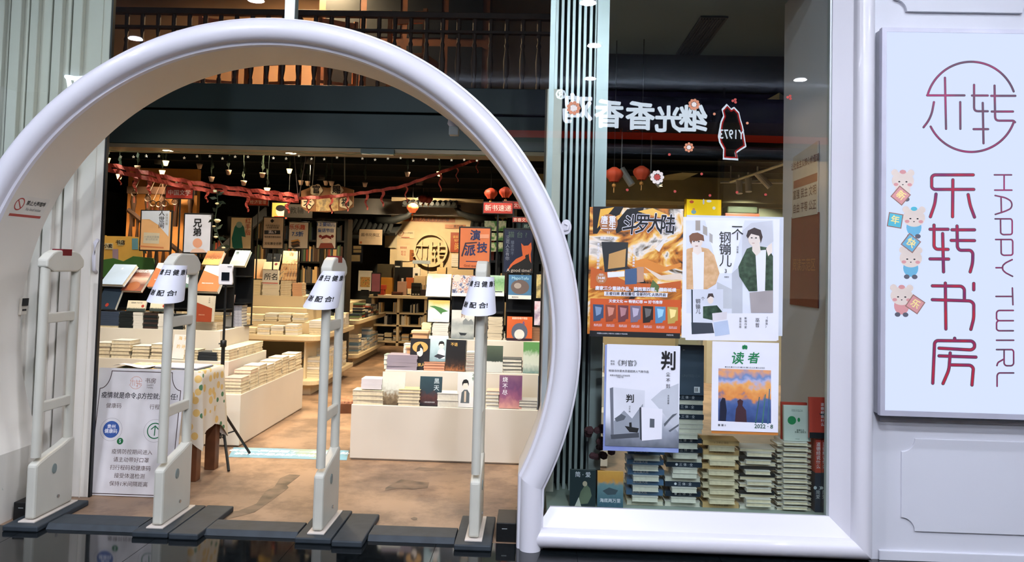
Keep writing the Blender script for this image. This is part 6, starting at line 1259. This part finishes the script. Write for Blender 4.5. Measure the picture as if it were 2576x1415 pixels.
counter_thing('monitor', 'black cash desk monitor on the counter', 'monitor', 1006, 672, 1038, 740, Yc+.25, (('screen', (0, .45, 1, 1), 0, .03, BLACK), ('stand', (.42, 0, .58, .5), .03, .06, BLACK), ('foot', (.25, 0, .75, .03), -.05, .12, BLACK)))
counter_thing('card_holder', 'white card holder beside the monitor', 'holder', 1039, 674, 1055, 740, Yc+.22, (('box', (0, 0, 1, 1), 0, .05, OFFW), ('slot', (.3, .7, .7, .8), -.002, 0, INK)))
counter_thing('printer', 'black receipt printer at left of counter', 'printer', 993, 656, 1006, 740, Yc+.35, (('body', (0, 0, 1, 1), 0, .2, BLACK), ('slot', (.1, .8, .9, .84), -.004, 0, GREY)))
counter_thing('menu_stand', 'white menu stand on dark easel left of counter', 'stand', 902, 681, 935, 740, 10.0, (('card', (0, .2, 1, 1), 0, .015, c_(226, 222, 210)), ('picture', (.15, .35, .85, .75), -.002, 0, cover('menu_pic', [(150, 70, 50), (206, 160, 90), (90, 110, 70)], 'noise', 30)), ('easel', (.2, 0, .8, .25), 0, .05, BLACK)))
counter_thing('phone_display', 'lit phone-shaped display beside the menu stand', 'display', 934, 686, 957, 740, 10.0, (('case', (0, .1, 1, 1), 0, .02, BLACK), ('screen', (.08, .2, .92, .95), -.003, 0, mat('lit_screen', (110, 60, 60), .3, emit=.5)), ('foot', (.3, 0, .7, .12), -.02, .05, BLACK)))
counter_thing('red_box', 'red storage boxes pair on left of counter', 'box', 943, 717, 970, 742, Yc, (('lower_box', (0, 0, .9, .5), -.04, .12, c_(190, 66, 48)), ('upper_box', (.1, .52, 1, 1), -.04, .1, c_(200, 78, 56))))
counter_thing('snack_box', 'brown snack box with round windows on counter front', 'box', 985, 735, 1012, 748, Yc-.02, (('body', (0, 0, 1, 1), 0, .12, c_(80, 50, 40)), ('lid', (.1, .6, .9, 1.05), -.003, .1, c_(120, 70, 54))))
counter_thing('badge_rack', 'dark badge rack with pale dots on counter', 'rack', 1035, 712, 1058, 748, Yc-.02, (('board', (0, 0, 1, 1), 0, .06, c_(34, 36, 34)), ('dot', (.12, .06, .3, .16), -.004, 0, OFFW), ('dot', (.42, .06, .58, .16), -.004, 0, OFFW), ('dot', (.7, .06, .88, .16), -.004, 0, OFFW), ('shelf', (0, .4, 1, .44), -.02, 0, BLACK), ('shelf', (0, .7, 1, .74), -.02, 0, BLACK)))
counter_thing('pen_cup', 'dark cup of standing pens at right of counter', 'cup', 1058, 716, 1076, 748, Yc-.02, (('cup', (0, 0, 1, .55), 0, .08, c_(50, 40, 44)), ('pen', (.1, .5, .2, 1), .02, .03, NAVY), ('pen', (.4, .5, .5, .95), .04, .05, c_(90, 60, 50)), ('pen', (.7, .5, .8, 1), .02, .03, BLK)))
counter_thing('candy_bag', 'clear bag of pinkish candy on the counter', 'bag', 1000, 700, 1022, 735, Yc+.1, (('bag', (0, 0, 1, .8), 0, .1, c_(176, 140, 120)), ('tie', (.4, .8, .6, 1), .03, .07, c_(200, 190, 180))))
counter_thing('orange_box', 'orange and cream gift box on the counter', 'box', 1022, 688, 1070, 735, Yc+.15, (('cream_part', (.4, 0, 1, .9), 0, .1, c_(206, 180, 140)), ('orange_part', (0, .3, .38, .8), 0, .08, c_(176, 92, 50))))
counter_thing('yellow_bag', 'dark yellow bag behind the phone display', 'bag', 943, 664, 992, 735, Yc+.4, (('body', (0, 0, 1, .55), 0, .2, c_(160, 110, 40)), ('upper', (.1, .5, .9, 1), .05, .2, c_(60, 56, 44))))
counter_thing('name_plate', 'grey illuminated name plate below the ring', 'plate', 1038, 655, 1080, 740, Yc+.45, (('plate', (0, .9, 1, 1), 0, .02, c_(130, 140, 150)), ('leg', (.1, 0, .14, .9), .005, .015, BLACK), ('leg', (.86, 0, .9, .9), .005, .015, BLACK)))
counter_thing('house_model', 'cream cardboard house model at right of counter', 'model', 1092, 660, 1128, 740, Yc+.4, (('wall', (0, 0, 1, .6), 0, .2, c_(220, 196, 150)), ('gable', (.2, .6, .8, .85), 0, .2, c_(214, 186, 140)), ('ridge', (.4, .85, .6, 1), 0, .2, c_(206, 180, 134))))
# ---- black bookcases
def bookcase(px0, px1, Y, ztop, nsh, nup, label):
    x0, x1 = at(px0, 600, Y).x, at(px1, 600, Y).x; t = thing('bookcase', label, 'bookcase', (0, 0, 0))
    for i in range(nup+1):
        x = x0+(x1-x0)*i/nup; MB().box((x-.025, Y, 0), (x+.025, Y+.3, ztop)).obj('upright', BLACK, t)
    MB().box((x0, Y+.29, 0), (x1, Y+.3, ztop)).obj('back', mat('bookcase_back', (34, 36, 36), .7), t)
    for k in range(nsh+1):
        z = ztop*k/nsh; MB().box((x0, Y+.01, max(0, z-.025)), (x1, Y+.29, z+.0 if z else .03)).obj('shelf', BLACK, t)
        if 0 < k < nsh and z > .6:
            for i in range(nup):
                xa, xb = x0+(x1-x0)*i/nup+.03, x0+(x1-x0)*(i+1)/nup-.03; rest_row(xa, xa+(xb-xa)*R_.uniform(.4, 1), Y+.05, z, ztop/nsh-.06, .18, (12, 13, 14, 15, 16, 3, 4, 5, 6, 8))
bookcase(575, 870, 7.0, 2.25, 7, 5, 'black bookcase behind the small framed posters'); bookcase(420, 572, 6.7, 1.95, 6, 3, 'black bookcase behind the white framed poster'); bookcase(1205, 1400, 3.5, 2.0, 6, 4, 'black bookcase behind the cat poster')
for i, (x0, y0, x1, y1) in enumerate(((1219, 556, 1249, 582), (1254, 556, 1273, 582), (1219, 586, 1249, 606), (1254, 586, 1273, 606), (1219, 610, 1249, 634), (1254, 610, 1273, 634))):
    card_px('plant_picture', 'green leafy picture card in bookcase by cat poster, %s of six' % ORD[i+1], 'picture', x0, y0, x1, y1, 3.46, cover('plant_pic', [(36, 60, 34), (70, 120, 50), (196, 190, 150), (50, 90, 44)], 'noise', 12), .01, 'green picture cards')
RC += [c_(84, 78, 70), c_(60, 66, 70), c_(110, 96, 78), c_(70, 52, 44), c_(56, 70, 58)]
REST.obj('distant_books', RC); rb = bpy.data.objects['distant_books']; stuff(rb); rb['label'] = 'many further books on island shelves and bookcases'; rb['category'] = 'books'
# ---- stair corner at left
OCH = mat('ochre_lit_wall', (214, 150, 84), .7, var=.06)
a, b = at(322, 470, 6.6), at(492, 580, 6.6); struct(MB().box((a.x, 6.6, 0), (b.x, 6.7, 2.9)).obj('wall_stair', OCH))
stt = thing('staircase', 'dark staircase with turned balusters before an ochre wall', 'staircase', (0, 6.3, 0))
A, B = at(322, 528, 6.3), at(470, 650, 6.3); d = (B-A)
MB().tube([(A.x, 0, A.z), (B.x, 0, B.z)], .035, 8).obj('handrail', DWOOD, stt)
for i in range(9):
    x = A.x+d.x*(i+.5)/9; z = A.z+d.z*(i+.5)/9; MB().lathe([(.02, -.7), (.02, -.6), (.035, -.4), (.016, -.15), (.025, 0)], 8, (x, 0, z)).obj('baluster', DWOOD, stt, smooth=True)
for i in range(5): p = at(335+36*i, 490, 6.3); MB().lathe([(.03, -.45), (.03, -.2), (.045, -.1), (.02, .1), (.03, .2)], 8, (p.x, .02, p.z)).obj('upper_baluster', DWOOD, stt, smooth=True)
p0, p1 = at(322, 478, 6.3), at(492, 500, 6.3); MB().box((p0.x, -.03, p1.z+.05), (p1.x, .05, p0.z+.05)).obj('landing_beam', DWOOD, stt)
MB().prism([(at(530, 660, 6.2).x, at(530, 660, 6.2).z), (at(660, 545, 6.2).x, at(660, 545, 6.2).z), (at(660, 520, 6.2).x, at(660, 520, 6.2).z), (at(530, 632, 6.2).x, at(530, 632, 6.2).z)], 0, .08, 'y').obj('string_board', mat('dark_slate_panel', (52, 56, 62), .7), stt)
for i in range(6):
    p = at((338, 372, 385, 400, 415, 440)[i], (487, 500, 512, 514, 512, 508)[i], 6.1); t = thing('fan_ornament', 'small dark hanging coin ornament, %s from left on the stair' % ORD[i+1], 'ornament', p, group='coin ornaments on the stair'); mb = MB()
    rw = [[(r*math.cos(2*PI*k/16), y, r*math.sin(2*PI*k/16)) for k in range(16)] for r, y in ((.032, 0), (.044, -.01), (.044, .01), (.032, 0))]; MB().sheet(rw, close=True).obj('ring', DWOOD, t); MB().box((-.008, -.006, -.13), (.008, .006, -.04)).obj('tassel', c_(110, 44, 34), t); MB().tube([(0, 0, .04), (0, .2, .3)], .005, 4).obj('string', DWOOD, t)
# painted cardboard houses
hb = thing('painted_board', 'yellow painted cardboard house with green hedge at far left', 'cutout', (at(300, 660, 3.2).x, 3.22, Z3)); hx = lambda px, py: (at(px, py, 3.2).x-at(300, 660, 3.2).x, at(px, py, 3.2).z-Z3)
MB().prism([hx(232, 665), hx(232, 594), hx(252, 592), hx(262, 592), hx(264, 594), hx(325, 595), hx(352, 598), hx(356, 665)], 0, .02, 'y').obj('house_wall', c_(206, 160, 74), hb)
MB().prism([hx(232, 672), hx(250, 655), hx(285, 650), hx(310, 658), hx(335, 645), hx(385, 650), hx(395, 690), hx(232, 700)], -.02, 0, 'y').obj('hedge', c_(58, 98, 48), hb)
for x0, y0, x1, y1, m in ((281, 627, 295, 653, c_(150, 126, 140)), (330, 600, 345, 628, c_(96, 140, 150)), (262, 612, 282, 628, c_(196, 180, 140)), (294, 604, 308, 618, c_(206, 190, 140))): MB().prism([hx(x0, y1), hx(x1, y1), hx(x1, y0), hx(x0, y0)], -.006, 0, 'y').obj('window_picture', m, hb)
MB().box((-.02, .02, 0), (.02, .06, .3)).obj('prop', BLACK, hb)
q = hx(301, 611); text(hb, '书店', .05, (q[0], -.008, q[1]), INK, rot=(PI/2, 0, 0), bold=.04); q = hx(270, 620); text(hb, '小卖', .045, (q[0], -.008, q[1]), INK, rot=(PI/2, 0, 0), bold=.04)
ft = thing('foliage_plant', 'dark leafy artificial plant at left behind the pale blue book', 'plant', (at(300, 590, 3.9).x, 3.9, 1.05)); MB().lathe([(.06, 0), (.09, .02), (.1, .16), (.085, .17)], 14, (0, 0, -.1+.0)).obj('pot', DWOOD, ft, smooth=True)
for i in range(60): link(lf, 'leaf', ft, (R_.uniform(-.35, .4), R_.uniform(-.1, .1), R_.uniform(.1, .75)), (R_.uniform(0, 6), R_.uniform(0, 6), R_.uniform(0, 6)))

# ================================================================== ROOM BEHIND THE DISPLAY WINDOW
ys = thing('yellow_sign', 'bright yellow lit box sign above the comic poster', 'sign', (at(1770, 545, 6.4).x, 6.4, at(1770, 545, 6.4).z)); a, b = at(1725, 499, 6.4), at(1814, 545, 6.4); w2, hh = (b.x-a.x)/2, a.z-b.z
MB().box((-w2, 0, -.25), (w2, .12, hh)).obj('case', c_(216, 180, 40), ys); fc_ = MB().box((-w2+.01, -.006, -.24), (w2-.01, 0, hh-.01)).obj('lit_face', mat('yellow_lit_face', (246, 206, 40), .4, emit=.85, var=.02), ys)
for x, y, rx, ry, m in ((-.17, .20, .03, .022, emat('lit_red', (214, 100, 70), .8)), (-.005, .205, .012, .04, emat('lit_lilac', (206, 206, 230), .85)), (.07, .215, .035, .018, emat('lit_white', (240, 240, 240), .9)), (.14, .12, .022, .022, emat('lit_white', (240, 240, 240), .9)), (-.14, .06, .035, .03, emat('lit_blue', (150, 196, 214), .8)), (-.14, .095, .02, .02, emat('lit_peach', (230, 170, 110), .8))): MB().add([(px_, -.0075, py_) for px_, py_ in disc(x, y, rx, 16, ry)], [tuple(range(16))]).obj('printed_shape', m, ys)
MB().tube([(0, .06, -.25), (0, .06, -at(1770, 545, 6.4).z)], .03, 8).obj('post', c_(150, 150, 140), ys)
tk = thing('light_track', 'white ceiling track with spot heads behind window', 'track light', (0, 0, 0)); A, B = at(1838, 458, 5.6), at(1985, 408, 3.6)
MB().tube([A, B], .018, 6).obj('rail', c_(206, 210, 200), tk); MB().tube([at(1812, 459, 5.7), at(1985, 461, 5.7)], .014, 6).obj('rail', c_(190, 194, 190), tk)
for x, y, Y, dx in ((1859, 472, 5.3, 0), (1882, 467, 5.0, 0), (1918, 454, 4.6, .14)):
    p = at(x, y, Y); s = MB().tube([p+Vector((-dx*.5, 0, .09)), p+Vector((dx*.6, -.03, -.08))], .04, 12).obj('spot_head', c_(206, 206, 200), tk); MB().tube([p+Vector((-dx*.4, 0, .07)), p+Vector((-dx*.4, 0, .16))], .012, 6).obj('stem', c_(206, 206, 200), tk)
for p in (A, B): MB().tube([p, (p.x, p.y, 2.98)], .008, 6).obj('hanger', c_(150, 150, 150), tk)
p = at(1661, 468, 3.4); t = thing('white_spot', 'single lit white spot head right of blossom sticker', 'spotlight', p); MB().tube([(-.09, .05, .12), (0, 0, 0)], .03, 12).obj('head', c_(190, 186, 180), t); MB().lathe([(.001, 0), (.026, 0)], 12, (0, 0, -.004)).obj('lens', emat('warm_lens', (255, 226, 190), 4), t); MB().tube([(-.09, .05, .12), (-.09, .05, 2.98-p.z)], .006, 6).obj('stem', c_(120, 120, 116), t)
p = at(1577, 450, 3.0); t = thing('white_spot', 'grey spot head between the two window lanterns', 'spotlight', p); MB().tube([(-.05, .04, .1), (.05, 0, -.06)], .035, 12).obj('head', c_(170, 160, 150), t); MB().tube([(-.05, .04, .1), (-.05, .04, 2.98-p.z)], .006, 6).obj('stem', c_(120, 120, 116), t)
bk = thing('goods_pile', 'low pile of folded green and red goods behind posters', 'goods', (at(1870, 545, 6.9).x, 6.9, 0)); MB().box((-.5, 0, 0), (.9, .4, at(1870, 545, 6.9).z-.01)).obj('cabinet', c_(206, 196, 172), bk); zt_ = at(1870, 545, 6.9).z-.01
MB().box((-.25, .05, zt_), (.25, .35, zt_+.06)).obj('cloth_fold', c_(140, 76, 56), bk, bevel=.01); MB().box((-.22, .05, zt_+.06), (.22, .35, zt_+.16)).obj('cloth_fold', c_(84, 96, 76), bk, bevel=.02); MB().box((.25, .1, zt_), (.85, .35, zt_+.14)).obj('goods_box', c_(130, 134, 110), bk)
# red wall poster on the bay wall
wp = thing('wall_notice_board', 'red and cream slogan board on the white bay wall', 'notice board', (1.797, 0, 0))
MB().prism([(.44, 1.39), (.44, 2.0), (.97, 2.0), (.99, 1.39)], -.006, 0, 'x').obj('red_field', c_(116, 44, 40), wp); MB().prism([(.46, 1.99), (.46, 2.46), (.94, 2.42), (.95, 1.99)], -.009, 0, 'x').obj('cream_field', c_(200, 190, 178), wp); MB().prism([(.46, 2.20), (.46, 2.255), (.92, 2.25), (.92, 2.195)], -.010, -.009, 'x').obj('red_strip', c_(130, 60, 56), wp)
for s, z, h, m in (('让社会主义核心价值观', 2.35, .055, c_(110, 50, 44)), ('富强 民主 文明', 2.145, .07, c_(90, 44, 40)), ('自由 平等 公正', 2.05, .07, c_(90, 44, 40)), ('阅读示范区', 1.66, .09, c_(170, 104, 56))): text(wp, s, h, (-.0105, .70, z), m, rot=(PI/2, 0, -PI/2), bold=.01)
# wood carton on the aisle floor beside the right display
p = atz(872, 1042, 0); o = thing('floor_carton', 'brown patterned carton on the aisle floor', 'carton', (p.x, p.y+.2, 0), (0, 0, .2)); MB().box((-.12, -.18, 0), (.12, .18, .10)).obj('case', WOOD, o); MB().box((-.11, -.17, .10), (.11, .17, .125)).obj('contents', cover('carton_print', [(120, 66, 46), (190, 140, 110), (90, 50, 40)], 'noise', 24), o)
